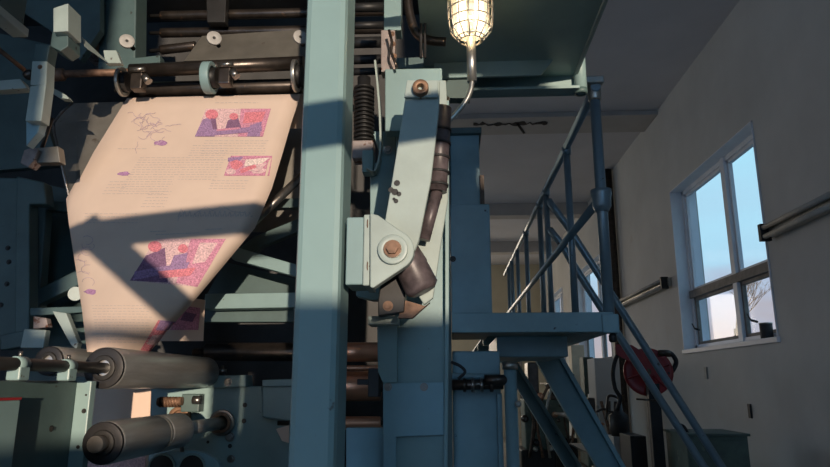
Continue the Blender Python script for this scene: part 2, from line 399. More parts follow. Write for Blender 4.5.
for yy in (131, 145, 160, 175, 188):
    k = (yy - 108) / 88; p = V(442, 108, 1.735).lerp(V(437, 192, 1.735), k); dd = (V(437, 192, 1.735) - V(442, 108, 1.735)).normalized()
    mb = MB(); mb.ring(p, dd, S(11.4, 1.735), S(9.5, 1.735), .006); mb.build('hose_band', 'rubber', gs)
# bronze bush at head
c = V(421, 92, 1.66)
mb = MB(); mb.ring(c + Vector((0, .03, 0)), (0, -1, 0), S(8.6, 1.62), S(3.3, 1.62), .065); mb.build('bushing', 'bronze', arm, .002)
mb = MB(); mb.poly([(407, 80), (438, 80), (438, 97), (404, 97)], 1.645, .012); mb.build('head_plate', 'paint_lt', arm, .002)
# smears
mb = MB()
for (x, y, r) in ((397, 183, 3.2), (391, 190, 3), (395, 192, 3.5), (399, 194, 2.5), (396, 201, 2.4), (394, 199, 1.6)):
    q = V(x, y, 1.6585); mb.lathe(q, (0, -1, 0), [(0, S(r, 1.66)), (.0006, S(r, 1.66))], 9)
mb.build('grease_smear', 'black', arm)
arm2 = mb = MB(); mb.poly([(384, 262), (400, 254), (407, 275), (404, 312), (378, 316), (378, 300)], 1.76, .05)
lv = T('lever_block', V(392, 316, 1.76), 'dark lever block under the pivot bracket with a round pin', 'lever'); mb.build('body', 'black', lv, .003)
bolt(V(388, 306, 1.76), S(3.4, 1.75), lv, 'pin', 'rust')
mb = MB(); mb.poly([(404, 300), (425, 306), (430, 302), (412, 318), (398, 318)], 1.77, .03); mb.build('rusty_lip', 'rust', lv)

# ------------------------------------------------------------------ right side frame of the press
fr = T('press_side_frame', (V(425, 400, 1.95).x, 1.98, 0), 'blue-grey press side frame of bolted plates just right of the column', 'machine frame')
mb = MB(); mb.poly([(396, 130), (449, 130), (449, 300), (444, 640), (395, 640), (395, 300)], 1.95, .10); mb.build('main_plate', 'paint', fr, .003)
mb = MB(); mb.poly([(385, 69), (442, 68), (443, 131), (385, 131)], 1.88, .05); mb.build('upper_plate', 'paint', fr, .003)
mb = MB(); mb.poly([(383, 383), (444, 382), (444, 435), (396, 437), (396, 640), (383, 640), (383, 437)], 1.93, .018); cv = mb.build('cover_plate', 'paint_bl', fr, .002)
for xx in (388, 424): bolt(V(xx, 387, 1.93), S(2.6, 1.93), cv, 'bolt')
mb = MB(); mb.poly([(377, 322), (397, 322), (397, 383), (383, 383), (378, 372)], 1.92, .03); mb.build('strap', 'paint', fr, .002)
mb = MB(); mb.poly([(368, 316), (398, 316), (398, 324), (368, 325)], 1.88, .08); mb.build('ledge', 'paint_lt', fr, .002)
mb = MB(); mb.poly([(381, 30), (395, 30), (395, 69), (381, 72)], 1.90, .05); mb.build('rusty_bracket', 'pinkgrey', fr, .002)
mb = MB(); mb.poly([(384, -60), (401, -60), (401, 30), (384, 30)], 1.95, .06); mb.build('upright', 'paint', fr, .002)
mb = MB(); mb.poly([(346, 428), (384, 428), (384, 640), (346, 640)], 2.05, .05); mb.build('lower_plate', 'paint_bl', fr, .002)
mb = MB(); mb.poly([(372, 131), (396, 131), (396, 250), (394, 300), (372, 300), (356, 296), (356, 232), (370, 232), (370, 165), (382, 160)], 2.0, .05); mb.build('inner_plate', 'paint', fr, .003)
mb = MB(); mb.poly([(445, 100), (449, 100), (449, 320), (446, 640), (442, 640), (445, 320)], 1.92, .02); mb.build('edge_strip', 'paint', fr, .002)
bolt(V(388, 150, 1.99), S(3, 2), fr, 'bolt')
for (x, y) in ((392, 34), (393, 44), (394, 56)):
    bolt(V(x, y, 1.9), S(2, 1.9), fr, 'bolt', 'rust')
mb = MB()
mb.tube([V(x, y, 1.85) for x, y in ((389, 30), (392, 42), (391, 52), (395, 62), (397, 68))], S(1.6, 1.85)); mb.build('cable', 'steel_dk', fr)
# gear / spring pack between column and frame
g = T('spring_pack', V(364, 150, 2.0), 'dark ribbed spring pack in the gap between the column and the side frame', 'spring')
mb = MB(); mb.cyl(V(364, 78, 2.0), V(364, 148, 2.0), S(7, 2)); mb.build('core', 'black', g)
for k in range(14):
    p = V(364, 90 + k * 4, 2.0); mb = MB(); mb.ring(p, (0, 0, 1), S(11, 2), S(7.2, 2), .006, 24); mb.build('coil', 'black', g)
mb = MB(); mb.pbox(352, 140, 373, 158, 1.97, .07); mb.build('seat_block', 'pinkgrey', g, .004)
g = T('chain_guard', V(370, 160, 1.97), 'thin pale curved guard strip left of the side frame', 'guard')
mb = MB()
path = smooth_path([V(x, y, 1.93) for x, y in ((374, 60), (377, 90), (379, 120), (379, 150), (374, 170), (366, 168))], 5)
for a, b_ in zip(path, path[1:]):
    mb.prism([a, b_, b_ + Vector((.006, 0, .001)), a + Vector((.006, 0, .001))], Vector((0, .05, 0)))
mb.build('strip', 'paint_lt', g)
mb = MB(); mb.pbox(362, 150, 373, 172, 1.95, .05); mb.build('foot', 'paint', g, .003)

# ------------------------------------------------------------------ copper cylinders deep in the press
def xroller(name, xa, xb, y, r, Y, mat, label, cat, group, shaft='steel_dk', ya=None):
    a, b_ = V(xa, y, Y), V(xb, ya if ya is not None else y, Y); rr = S(r, Y)
    t = T(name, (a + b_) / 2 - Vector((0, 0, rr)), label, cat, group)
    d = b_ - a; L = d.length
    mb = MB(); mb.lathe(a, d, [(0, rr * .93), (.006, rr), (L - .006, rr), (L, rr * .93)], 28); mb.build('barrel', mat, t)
    mb = MB(); mb.cyl(a - d.normalized() * .06, b_ + d.normalized() * .06, rr * .4, seg=12); mb.build('shaft', shaft, t)
    return t
GC = 'cylinders across the inside of the press'
ic = xroller('impression_cylinder', 206, 381, 352, 9, 3.0, 'steel_dk', 'topmost dark cylinder inside the press, right end coloured copper as if sunlit', 'cylinder', GC)
mb = MB(); mb.cyl(V(330, 352, 3.0), V(380, 352, 3.0), S(9.2, 3.0), seg=28); mb.build('sunlit_copper_end', 'copper', ic)  # lighter copper stands for sun on this end, the dark barrel for shade
xroller('impression_cylinder', 330, 381, 368, 2.4, 2.9, 'copper', 'thin coppery rod just under the topmost cylinder', 'cylinder', GC)
xroller('impression_cylinder', 330, 381, 386, 14, 3.05, 'copper', 'dull brown middle cylinder right of the column', 'cylinder', GC)
xroller('impression_cylinder', 292, 381, 423, 6, 2.8, 'copper', 'lowest coppery cylinder right of the column', 'cylinder', GC)
mb = MB(); mb.pbox(368, 368, 379, 397, 2.6, .08); mb.pbox(357, 379, 369, 385, 2.62, .04)
tag(mb.build('doctor_bracket', 'black', None, .003), 'black clamp bracket in front of the brown middle cylinder', 'bracket')

# ------------------------------------------------------------------ dark panels added behind the press against leaking light
pb = T('press_backing', (-1.6, 3.7, 0), 'dark panels added behind the press to keep window light out', 'backing panels')
mb = MB(); mb.box(-3.6, -.02, 3.9, 4.1, 0, 4.0); mb.build('back_wall', 'housing', pb)
mb = MB(); mb.box(-3.7, -3.55, 1.2, 4.1, 0, 4.0); mb.build('end_wall', 'housing', pb)
mb = MB(); mb.box(-3.55, -.1, 2.2, 3.9, 3.95, 4.0); mb.build('top_plate', 'housing', pb)
mb = MB(); mb.box(-.06, 0.0, 3.2, 3.9, 0, 4.0); mb.build('side_wall', 'paint_dk', pb)

# tower and lower block right of side frame
tw = T('press_tower', (.1, 3.4, 0), 'blue press tower rising behind the walkway, left of the railing', 'press tower')
xr = V(491, 260, 3.2).x; xr2 = V(480, 170, 3.2).x
zt = V(470, 204, 3.2).z
mb = MB(); mb.box(.002, xr, 3.2, 3.9, V(470, 310, 3.2).z - .1, zt); mb.build('lower_casing', 'paint_bl', tw, .006)
mb = MB(); mb.box(.002, xr2, 3.22, 3.9, zt, V(465, 133, 3.2).z); mb.build('upper_casing', 'paint_bl', tw, .006)
mb = MB(); mb.box(-.01, xr2 + .012, 3.19, 3.92, V(465, 134, 3.2).z, V(465, 128, 3.2).z); mb.build('cap', 'paint_dk', tw, .003)
mb = MB(); mb.box(xr2 - .002, xr2 + .02, 3.205, 3.24, V(465, 204, 3.2).z, V(465, 175, 3.2).z); mb.build('latch', 'steel_dk', tw)
bolt(V(453, 259, 3.2), .010, tw, 'plug', 'black')
zb = V(470, 350, 3.15).z
mb = MB(); mb.box(.002, V(502, 430, 3.25).x, 3.25, 3.9, 0, zb); mb.build('lower_body', 'paint_bl', tw, .006)
mb = MB(); mb.box(V(498, 430, 3.2).x, V(503, 430, 3.2).x, 3.2, 3.25, 0, V(470, 393, 3.2).z); mb.build('edge_post', 'paint_bl', tw, .004)
pg = T('pipe_run', V(475, 384, 3.1), 'dark horizontal pipe run with fittings under the walkway', 'pipes')
mb = MB(); mb.cyl(V(452, 385, 3.12), V(503, 384, 3.12), S(5, 3.12)); mb.build('lower_pipe', 'steel_dk', pg)
mb = MB(); mb.cyl(V(452, 376, 3.16), V(500, 377, 3.16), S(3, 3.16)); mb.build('upper_pipe', 'paint_bl', pg)
for xx in (463, 471, 480, 490):
    mb = MB(); p = V(xx, 385, 3.12); mb.lathe(p, (1, 0, 0), [(0, S(6.6, 3.12)), (S(3, 3.1), S(6.6, 3.12))], 8); mb.build('fitting', 'steel' if xx in (471, 480) else 'steel_dk', pg)
mb = MB(); mb.tube(smooth_path([V(x, y, 3.06) for x, y in ((451, 362), (460, 366), (465, 372), (458, 379))]), S(1.5, 3.06)); mb.build('hose', 'rubber', pg)
dp = T('drain_pipe', V(511, 690, 3.12), 'dark blue vertical pipe standing under the walkway beside the stair', 'pipe')
px_ = V(512, 430, 3.1).x; zc_ = V(511, 362, 3.1).z
mb = MB(); mb.cyl((px_, 3.1, 0), (px_, 3.1, zc_), S(6, 3.1)); mb.build('tube', 'paint_bl', dp)
mb = MB(); mb.cyl((px_, 3.1, zc_ - .035), (px_, 3.1, zc_), S(7.4, 3.1)); mb.build('collar', 'galv', dp)
mb = MB(); mb.cyl((px_ - .12, 3.1, V(511, 380, 3.1).z), (px_, 3.1, V(511, 380, 3.1).z), S(5, 3.1)); mb.build('branch', 'steel_dk', dp)
mb = MB(); p = V(518, 404, 3.05); mb.sphere(p, S(3.2, 3.05)); mb.build('cap', 'whitebox', dp)

# ------------------------------------------------------------------ walkway
DX = V(614, 322, 3.0).x
dz1 = V(600, 312, 3.0).z; dz0 = V(600, 332, 3.0).z
wk = T('walkway', (DX / 2, 3.0, dz0), 'raised blue steel walkway with tubular railing beside the press', 'walkway')
mb = MB(); mb.box(.002, DX, 3.0, 3.05, dz0, dz1); mb.build('front_beam', 'paint_bl', wk, .004)
mb = MB(); mb.box(DX - .04, DX, 3.052, 9.2, dz0, dz1); mb.build('side_beam', 'paint_bl', wk, .004)
mb = MB(); mb.box(xr + .01, DX - .042, 3.052, 9.2, dz1 - .012, dz1 - .002); mb.build('deck_plate', 'paint_bl', wk)
mb = MB(); mb.box(xr + .03, V(568, 350, 3.4).x, 3.4, 4.1, V(520, 357, 3.4).z, dz0 + .01); mb.build('gearbox_housing', 'paint_bl', wk, .006)
for yy in (4.4, 5.3, 6.2, 7.2, 8.2):
    mb = MB(); mb.box(xr + .01, DX - .042, yy, yy + .05, dz0 + .02, dz1 - .014); mb.build('cross_beam', 'paint_bl', wk)
RX = DX - .010
def px_y(px): return VX(px, 300, RX).y
top_z = V(598, 89, 3.03).z
rr = S(5.4, 3.0)
posts = [3.04, 3.85, px_y(551), px_y(543.5), px_y(528.5), px_y(519), px_y(513), px_y(509.5)]
print('posts', posts)
for i, yy in enumerate(posts):
    mb = MB(); r_ = rr if i == 0 else rr * .82
    mb.cyl((RX, yy, dz0 + .03), (RX, yy, top_z), r_); mb.build('post', 'rail', wk)
mb = MB(); mb.cyl((RX, 3.0, top_z), (RX, posts[-1] + .6, top_z), rr * .9); mb.build('top_rail', 'rail', wk)
zm = V(606, 202, 3.04).z
mb = MB(); mb.cyl((RX - .02, 3.04, zm), (RX - .02, posts[-1] + .4, zm), rr * .85); mb.build('mid_rail', 'rail', wk)
mb = MB(); mb.box(RX - .055, RX + .04, 2.98, 3.09, top_z + .012, top_z + .05); mb.lathe((RX, 3.04, top_z - .06), (0, 0, 1), [(0, rr * 1.25), (.09, rr * 1.35)]); mb.build('corner_fitting', 'galv', wk, .008)
mb = MB(); mb.lathe((RX, 3.04, zm - .05), (0, 0, 1), [(0, rr * 1.2), (.03, rr * 1.7), (.06, rr * 1.7), (.09, rr * 1.9), (.11, rr * 1.9)]); mb.build('clamp', 'rail', wk)
mb = MB(); mb.box(DX - .055, DX + .02, 2.985, 3.06, dz0 - .005, dz1 - .01); mb.build('post_socket', 'paint_bl', wk, .006)
mb = MB(); mb.lathe((DX - .005, 3.02, dz0 - .045), (0, 0, 1), [(0, .012), (.008, .018), (.03, .018), (.04, .012)]); mb.build('knob', 'black', wk)
for yy in posts[1:5]:
    mb = MB(); mb.lathe((RX, yy, top_z - .05), (0, 0, 1), [(0, rr * 1.05), (.05, rr * 1.15)]); mb.build('fitting', 'rail', wk)

# stair
st = T('stair', V(690, 612, 4.4), 'steep blue steel stair falling from the walkway to the floor', 'stair')
def stringer(pts, Y):
    mb = MB(); mb.poly(pts, Y, .012)
    a, b_, c, d = [V(x, y, Y) for x, y in pts]
    mb.prism([a, a + Vector((.03, 0, -.0)), d + Vector((.03, 0, 0)), d], Vector((0, -.05, 0)))
    mb.prism([b_, b_ + Vector((-.03, 0, 0)), c + Vector((-.03, 0, 0)), c], Vector((0, -.05, 0)))
    mb.build('stringer', 'paint_bl', st)
stringer([(533, 357), (562, 357), (707, 612), (678, 612)], 4.4)
stringer([(499, 359), (515, 359), (650, 577), (632, 577)], 5.2)
for k in range(1, 8):
    z = dz0 * k / 8.0; f = (dz0 - z) / dz0
    a = V(547, 357, 4.4); b_ = V(692, 612, 4.4); x = a.x + (b_.x - a.x) * f
    mb = MB(); mb.box(x - .05, x + .09, 4.43, 5.19, z - .012, z); mb.build('tread', 'steel_dk', st)
YS = 4.72
for pts, nm in (([(549, 201), (553, 207), (562, 219), (590, 261), (782, 561)], 'upper_handrail'), ([(550, 230), (554, 235), (563, 247), (592, 294), (765, 561)], 'lower_handrail')):
    mb = MB(); path = [V(x, y, YS if i else YS + .03) for i, (x, y) in enumerate(pts)]
    mb.tube(smooth_path(path, 5), S(3.7, YS)); mb.build(nm, 'rail', st)
a = V(770, 575, YS)
mb = MB(); mb.cyl((a.x, YS, 0), (a.x, YS, .9), .03); mb.build('newel_post', 'paint_bl', st)

# ------------------------------------------------------------------ upper deck / hood
hd = T('upper_deck', V(510, 95, 2.4), 'dark teal upper deck overhead with a channel beam and a round stub post', 'deck')
uz = V(575, 76, 2.42).z; ux = V(576, 76, 2.42).x
ul = V(425, 60, 2.42).x
mb = MB(); mb.box(ul, ux, .9, 2.42, uz, uz + .012); mb.build('deck_plate', 'paint', hd)
mb = MB(); mb.box(ux - .012, ux, .9, 2.42, uz - .012, uz + .06); mb.build('edge_lip', 'paint_lt', hd)
zb = V(510, 96, 2.42).z
mb = MB(); mb.box(ul, ux, 2.42, 2.435, zb, uz + .14); mb.box(ul, ux, 2.36, 2.42, zb, zb + .012); mb.build('channel_beam', 'paint', hd, .002)
mb = MB(); mb.poly([(434, 57), (558, 54), (541, 75), (434, 78)], 2.28, .012); mb.build('stiffener', 'paint', hd, .002)
mb = MB(); pz = V(581, 93, 2.40); mb.cyl(pz, pz + Vector((0, 0, .3)), S(6.5, 2.4)); spst = mb.build('stub_post', 'paint', hd)
mb = MB(); mb.ring(pz + Vector((0, 0, -.004)), (0, 0, 1), S(6.8, 2.4), S(4.5, 2.4), .02); mb.build('post_rim', 'paint_dk', spst)
bolt(V(541, 89, 2.42), S(1.6, 2.4), hd, 'bolt', 'black')
bolt(V(447, 99, 2.2), S(2, 2.2), hd, 'bolt', 'steel')

# ------------------------------------------------------------------ caged lamp
LY = 1.75
lamp = T('caged_lamp', V(468, 45, LY), 'lit bulkhead lamp in a wire cage on a bent conduit stem', 'lamp')
base = V(471, 41, LY); up = Vector((0, 0, 1)); q = S(1, LY)
mb = MB(); mb.lathe(base + up * q * 4, up, [(0, q * 9), (q * 3, q * 14), (q * 9, q * 18.5), (q * 60, q * 20), (q * 62, q * 19)], 28, caps=False); mb.build('glass_jar', 'jar', lamp)
for s_ in (-1, 1):
    mb = MB(); c = base + Vector((s_ * q * 9.5, 0, q * 7)); mb.lathe(c, up, [(0, q * 3), (q * 3, q * 5), (q * 50, q * 5), (q * 52, q * 3)], 14); mb.build('lamp_tube', 'lamp_on', lamp)
mb = MB(); mb.cyl(base + up * q * 6, base + up * q * 30, q * 3.2); mb.build('lamp_holder', 'galv', lamp)
prof = [(0, 12), (3, 15), (12, 22), (22, 24), (34, 24.5), (46, 24.5), (60, 24.5)]
mb = MB(); mb.ring(base + up * q * 54, up, q * 25.5, q * 23.5, q * 3); cage = mb.build('cage', 'galv', lamp)
for k in range(14):
    a = 2 * math.pi * k / 14 + .1
    mb = MB(); mb.tube([base + Vector((math.cos(a) * r * q, math.sin(a) * r * q, h * q)) for h, r in prof], q * .75, 6); mb.build('cage_wire', 'galv', cage)
for h, r in prof[:6]:
    mb = MB(); mb.tube([base + Vector((math.cos(2 * math.pi * k / 32) * r * q, math.sin(2 * math.pi * k / 32) * r * q, h * q)) for k in range(32)], q * .7, 6, closed=True); mb.build('cage_hoop', 'galv', cage)
mb = MB(); mb.lathe(base + up * q * 58, up, [(0, q * 27), (q * 6, q * 27), (q * 16, q * 18), (q * 24, q * 10)], 28); mb.build('lamp_cap', 'paint_dk', lamp)
mb = MB(); mb.cyl(V(472, 82, LY), base + up * q * 6, q * 5.0); mb.build('stem_sleeve', 'galv', lamp)
mb = MB(); mb.tube(smooth_path([V(x, y, LY) for x, y in ((472, 60), (472, 82), (469, 95), (461, 108), (447, 123), (440, 130))], 6), q * 2.8); mb.build('conduit', 'galv', lamp)

# dark upper middle machinery (left of the lamp)
um = T('roll_stand', V(415, 60, 2.1), 'dark curved hook and rods hanging left of the caged lamp', 'hook')
mb = MB(); mb.tube(smooth_path([V(x, y, 2.05) for x, y in ((407, -20), (409, 10), (416, 32), (428, 40), (446, 42))], 6), S(5, 2.05)); mb.build('hook', 'steel_dk', um)
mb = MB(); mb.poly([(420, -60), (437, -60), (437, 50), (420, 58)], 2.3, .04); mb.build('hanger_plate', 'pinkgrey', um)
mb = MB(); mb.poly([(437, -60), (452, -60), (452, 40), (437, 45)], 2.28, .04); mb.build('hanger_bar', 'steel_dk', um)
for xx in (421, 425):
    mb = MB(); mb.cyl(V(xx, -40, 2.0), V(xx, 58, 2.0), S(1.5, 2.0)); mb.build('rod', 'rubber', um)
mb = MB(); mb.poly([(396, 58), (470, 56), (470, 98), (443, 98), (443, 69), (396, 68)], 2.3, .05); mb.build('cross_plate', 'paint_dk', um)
# dark shapes in the gap behind the column, top
mb = MB()
gp = T('gap_rods', V(368, 80, 2.5), 'dark stacked rods showing between the column and the side frame at the top', 'rods')
for k, (y, r) in enumerate(((8, 5), (26, 4), (43, 6), (60, 5), (72, 4))):
    mb = MB(); mb.cyl(V(345, y, 2.6), V(384, y - 1, 2.6), S(r, 2.6)); mb.build('rod', 'black', gp)

# ------------------------------------------------------------------ upper rollers and former
XR = 'idler rollers at the top of the press'
for i, (y0_, y1_, nm) in enumerate(((16, 11, 'topmost dark idler roller above the newspaper web'), (33, 29, 'second dark idler roller from the top, above the newspaper web'), (50, 46, 'third dark idler roller from the top, above the newspaper web'))):
    xroller('idler_roller', 161, 384 if i < 2 else 196, y0_, 5.2, 3.0, 'steel_dk', nm, 'roller', XR, 'black', y1_)
TY = 2.55
rt = T('nip_shaft', V(210, 72, TY), 'long dark nip shaft over the former carrying rings and clamps', 'shaft')
mb = MB(); mb.cyl(V(62, 74, TY), V(135, 72, TY), S(4, TY)); mb.build('rusty_end', 'rust', rt)
mb = MB(); mb.cyl(V(131, 71, TY), V(304, 63, TY), S(7.5, TY)); mb.build('barrel', 'steel_dk', rt)
mb = MB(); mb.lathe(V(50, 75, TY), (1, .0, .0), [(0, S(3, TY)), (.01, S(7, TY)), (.06, S(7, TY)), (.07, S(4, TY))]); mb.build('bearing', 'rust', rt)
for (x, y, r, ri, w_, mt) in ((121, 82, 15.5, 11.5, 3.5, 'galv'), (205, 78, 17, 12, 9, 'paint'), (294, 76, 17, 13, 4, 'galv')):
    mb = MB(); c = V(x, y, TY - .05); mb.ring(c, (1, 0, 0), S(r, TY), S(ri, TY), S(w_, TY), 32); nr = mb.build('nip_ring', mt, rt, .002)
    mb = MB(); mb.cyl(c, c + Vector((S(w_ + 5, TY), 0, 0)), S(ri * .9, TY)); mb.build('ring_hub', 'black', nr)
def clampm(x, y):
    mb = MB(); mb.pbox(x - 6, y - 12, x + 6, y + 8, TY - .12, .05); cl = mb.build('clamp', 'steel_dk', rt, .006)
    mb = MB(); mb.cyl(V(x - 6, y - 10, TY - .13), V(x + 9, y - 11, TY - .13), S(2.6, TY), seg=10); mb.build('clamp_bolt', 'steel', cl)
    mb = MB(); mb.cyl(V(x + 8, y - 4, TY - .13), V(x + 13, y + 2, TY - .13), S(4, TY), seg=10); mb.build('clamp_knob', 'steel', cl)
clampm(136, 80); clampm(224, 75)
r2 = xroller('guide_roller', 128, 303, 90, 8, TY + .13, 'steel_dk', 'dark guide roller directly over the top of the newspaper web', 'roller', XR, 'black', 86)
# round discs
for (x, y, lab) in ((127, 42, 'pale round washer disc leftmost of the three above the nip shaft'), (214, 39, 'pale round washer disc in the middle above the nip shaft'), (300, 38, 'pale round washer disc at the column edge above the nip shaft')):
    t = T('spindle_disc', V(x, y, 2.5), lab, 'disc', 'pale discs above the nip shaft')
    mb = MB(); c = V(x, y, 2.5); d = Vector((.5, -1, 0)); mb.ring(c, d, S(8, 2.5), S(1.6, 2.5), .012); mb.build('disc', 'disc', t, .002)
    mb = MB(); mb.cyl(c - d * .003, c + d * .006 - d * .0, S(2.4, 2.5), seg=12); mb.cyl(c + Vector((0, .002, 0)), c + Vector((0, .06, 0)), S(2.4, 2.5), seg=10); mb.build('spindle', 'black', t)

# former board
def fy(py): # depth of the former surface
    k = (py - 96) / (350 - 96); return 2.57 - .52 * k
fb = T('former_board', V(110, 350, 2.1), 'grey triangular steel former board under the left edge of the newspaper', 'former board')
off = .045
outl = [(72, 103), (250, 98), (200, 190), (104, 330), (90, 330), (70, 200), (52, 125)]
mb = MB(); mb.prism([V(x, y, fy(y) + off) for x, y in outl], Vector((0, .012, 0))); mb.build('board', 'board', fb, .003)
mb = MB(); mb.tube([V(x, y, fy(y) + off) for x, y in ((73, 103), (61, 113), (53.5, 124), (54, 132), (69, 196))], S(1.6, 2.3)); mb.build('edge_rod', 'steel', fb)
sw = tag(MB().cyl(V(246, 229, 2.62), V(312, 167, 2.78), S(4.6, 2.6)).build('fold_rod', 'steel'), 'shiny round steel rod slanting up beside the right edge of the newspaper', 'rod')

# newspaper web
rows = []
Lb = [(127, 98), (103, 137), (80, 174), (66, 199), (69, 225), (76, 270), (82, 310), (85, 335), (87, 352)]
Rb = [(301, 94), (291, 124), (283, 152), (272, 188), (255, 228), (225, 264), (190, 306), (168, 330), (150, 352)]
def lerp(a, b_, k): return a + (b_ - a) * k
NU = 20
mbp = MB(); grid = []
for i in range(len(Lb) - 1):
    for s_ in range(4):
        k = s_ / 4; l = (lerp(Lb[i][0], Lb[i + 1][0], k), lerp(Lb[i][1], Lb[i + 1][1], k)); r = (lerp(Rb[i][0], Rb[i + 1][0], k), lerp(Rb[i][1], Rb[i + 1][1], k)); rows.append((l, r, (i + k) / (len(Lb) - 1)))
rows.append((Lb[-1], Rb[-1], 1.0))
for l, r, tt in rows:
    row = []
    for j in range(NU + 1):
        u = j / NU; x = lerp(l[0], r[0], u); y = lerp(l[1], r[1], u)
        yb = fy(y)
        bulge = .02 * math.sin(math.pi * u) * (1 if tt < .6 else .6)
        fold = .30 * max(0, u - .25) ** 1.3 * max(0, tt - .35) / .65      # right half turns away below the fold
        edge = .05 * max(0, (u - .93) / .07) ** 2 + .04 * max(0, (.05 - u) / .05) ** 2
        row.append(mbp.bm.verts.new(V(x, y, yb - bulge + fold + edge)))
    grid.append(row)
for a, b_ in zip(grid, grid[1:]):
    for j in range(NU):
        f = mbp.bm.faces.new([a[j], a[j + 1], b_[j + 1], b_[j]]); f.smooth = True
# over the guide roller
a = grid[0]; prev = a
for k, (dy, dz) in enumerate(((.03, .014), (.08, .03), (.14, .028), (.20, .0), (.24, -.06))):
    row = [mbp.bm.verts.new(v.co + Vector((0, dy, dz))) for v in a]
    for j in range(NU):
        f = mbp.bm.faces.new([row[j], row[j + 1], prev[j + 1], prev[j]]); f.smooth = True
    prev = row
bmesh.ops.triangulate(mbp.bm, faces=mbp.bm.faces)
bvh = BVHTree.FromBMesh(mbp.bm)
web = T('newspaper_web', V(118, 352, 2.1), 'printed newspaper web folding down over the former toward the lower rollers', 'newspaper', 'newspaper webs')
paper = mbp.build('sheet', 'paper', web, fix=False)
def on_paper(px, py, off=.0012):
    d = ray(px, py).normalized(); h, n, i, dist = bvh.ray_cast(EYE, d)
    if h is None: return None
    if n.dot(d) > 0: n = -n
    return h + n * off
def decal(name, polys, mats, off=.0018, sub=10):
    """polys: (list of 3-4 px corners, material index, layer)"""
    mb = MB()
    for q4, mi, layer in polys:
        if len(q4) == 4:
            for i in range(sub):
                for j in range(sub):
                    ps = []
                    for (u, v) in ((i, j), (i + 1, j), (i + 1, j + 1), (i, j + 1)):
                        u /= sub; v /= sub
                        x = lerp(lerp(q4[0][0], q4[1][0], u), lerp(q4[3][0], q4[2][0], u), v); y = lerp(lerp(q4[0][1], q4[1][1], u), lerp(q4[3][1], q4[2][1], u), v)
                        ps.append(on_paper(x, y, off + layer * .0007))
                    if None not in ps: mb.face(ps, mi)
        else:
            ps = [on_paper(x, y, off + layer * .0007) for x, y in q4]
            if None not in ps: mb.face(ps, mi)
    o = mb.build(name, mats, paper, fix=False); return o
def blob(cx_, cy_, rx, ry, mi, layer, n=14, wob=0):
    rr2 = random.Random(int(cx_ * 13 + cy_)); return ([(cx_ + rx * math.cos(2 * math.pi * k / n) * (1 + wob * rr2.uniform(-1, 1)), cy_ + ry * math.sin(2 * math.pi * k / n) * (1 + wob * rr2.uniform(-1, 1))) for k in range(n)], mi, layer)
PM = ['violet', 'magenta', 'pink', 'redink', 'dark', 'white']
# photo 1: two people at a desk
decal('printed_photo', [([(206, 109), (271, 109), (263, 137), (195, 137)], 2, 0), ([(241, 109), (271, 109), (263, 137), (238, 137)], 1, 1),
    ([(245, 113), (266, 112), (262, 122), (243, 124)], 3, 2), ([(250, 126), (262, 122), (260, 137), (247, 137)], 0, 2),
    ([(203, 120), (212, 117), (215, 137), (195, 137)], 0, 2), blob(212, 115, 6.5, 5, 3, 3), ([(211, 119), (216, 119), (218, 134), (214, 134)], 4, 3),
    ([(228, 121), (238, 117), (242, 130), (224, 134)], 4, 2), blob(234, 117, 4.5, 3.4, 3, 3), ([(205, 131), (262, 127), (262, 132), (203, 137)], 0, 4), ([(217, 130), (240, 128), (240, 130), (217, 132)], 1, 5)], PM)
decal('printed_photo', [([(231, 156), (272, 156), (269, 176), (224, 176)], 1, 0), blob(236, 165, 6, 4.5, 3, 1, wob=.2), blob(231, 172, 5, 3, 2, 1), ([(246, 160), (270, 158), (262, 164), (244, 167)], 5, 1), ([(244, 168), (268, 163), (262, 169), (240, 173)], 2, 2),
    ([(240, 170), (255, 165), (257, 168), (241, 174)], 3, 3), blob(258, 171, 7, 3, 2, 1, wob=.3), ([(228, 158), (244, 157), (240, 161), (228, 162)], 0, 1)], PM)
decal('printed_photo', [([(156, 239), (226, 239), (197, 287), (130, 281)], 2, 0), ([(191, 239), (226, 239), (197, 287), (176, 283)], 1, 1), ([(146, 256), (165, 248), (168, 283), (130, 281)], 4, 1), blob(155, 247, 7, 5.5, 3, 2), blob(183, 249, 5, 4.5, 3, 2),
    ([(174, 256), (188, 253), (184, 272), (166, 276)], 0, 2), ([(135, 272), (190, 262), (186, 270), (133, 281)], 0, 3), ([(200, 243), (218, 243), (205, 262), (192, 264)], 2, 2), ([(158, 272), (196, 268), (190, 276), (160, 279)], 3, 4)], PM)
decal('printed_photo', [([(158, 320), (182, 322), (160, 352), (140, 350)], 3, 0), ([(160, 320), (182, 322), (176, 331), (155, 330)], 0, 1), ([(152, 335), (168, 334), (158, 345), (146, 344)], 2, 1), blob(163, 337, 6, 3, 2, 2, wob=.35), blob(150, 347, 6, 3, 5, 2, wob=.35)], PM)
# line drawing, spots of purple, text
def scribble(name, segs, w_, mat, off=.002):
    mb = MB()
    for pts in segs:
        for (x0, y0_), (x1, y1_) in zip(pts, pts[1:]):
            L = math.hypot(x1 - x0, y1_ - y0_) or 1; nx, ny = -(y1_ - y0_) / L * w_ / 2, (x1 - x0) / L * w_ / 2
            ps = [on_paper(x0 + nx, y0_ + ny, off), on_paper(x1 + nx, y1_ + ny, off), on_paper(x1 - nx, y1_ - ny, off), on_paper(x0 - nx, y0_ - ny, off)]
            if None not in ps: mb.face(ps)
    return mb.build(name, mat, paper, fix=False)
r3 = random.Random(11); segs = []
for k in range(26):
    x, y = r3.uniform(137, 166), r3.uniform(113, 143); a = r3.uniform(0, 6); pts = [(x, y)]
    for j in range(7):
        a += r3.uniform(-.9, .9); x += math.cos(a) * 2.4; y += math.sin(a) * 1.8; pts.append((x, y))
    segs.append(pts)
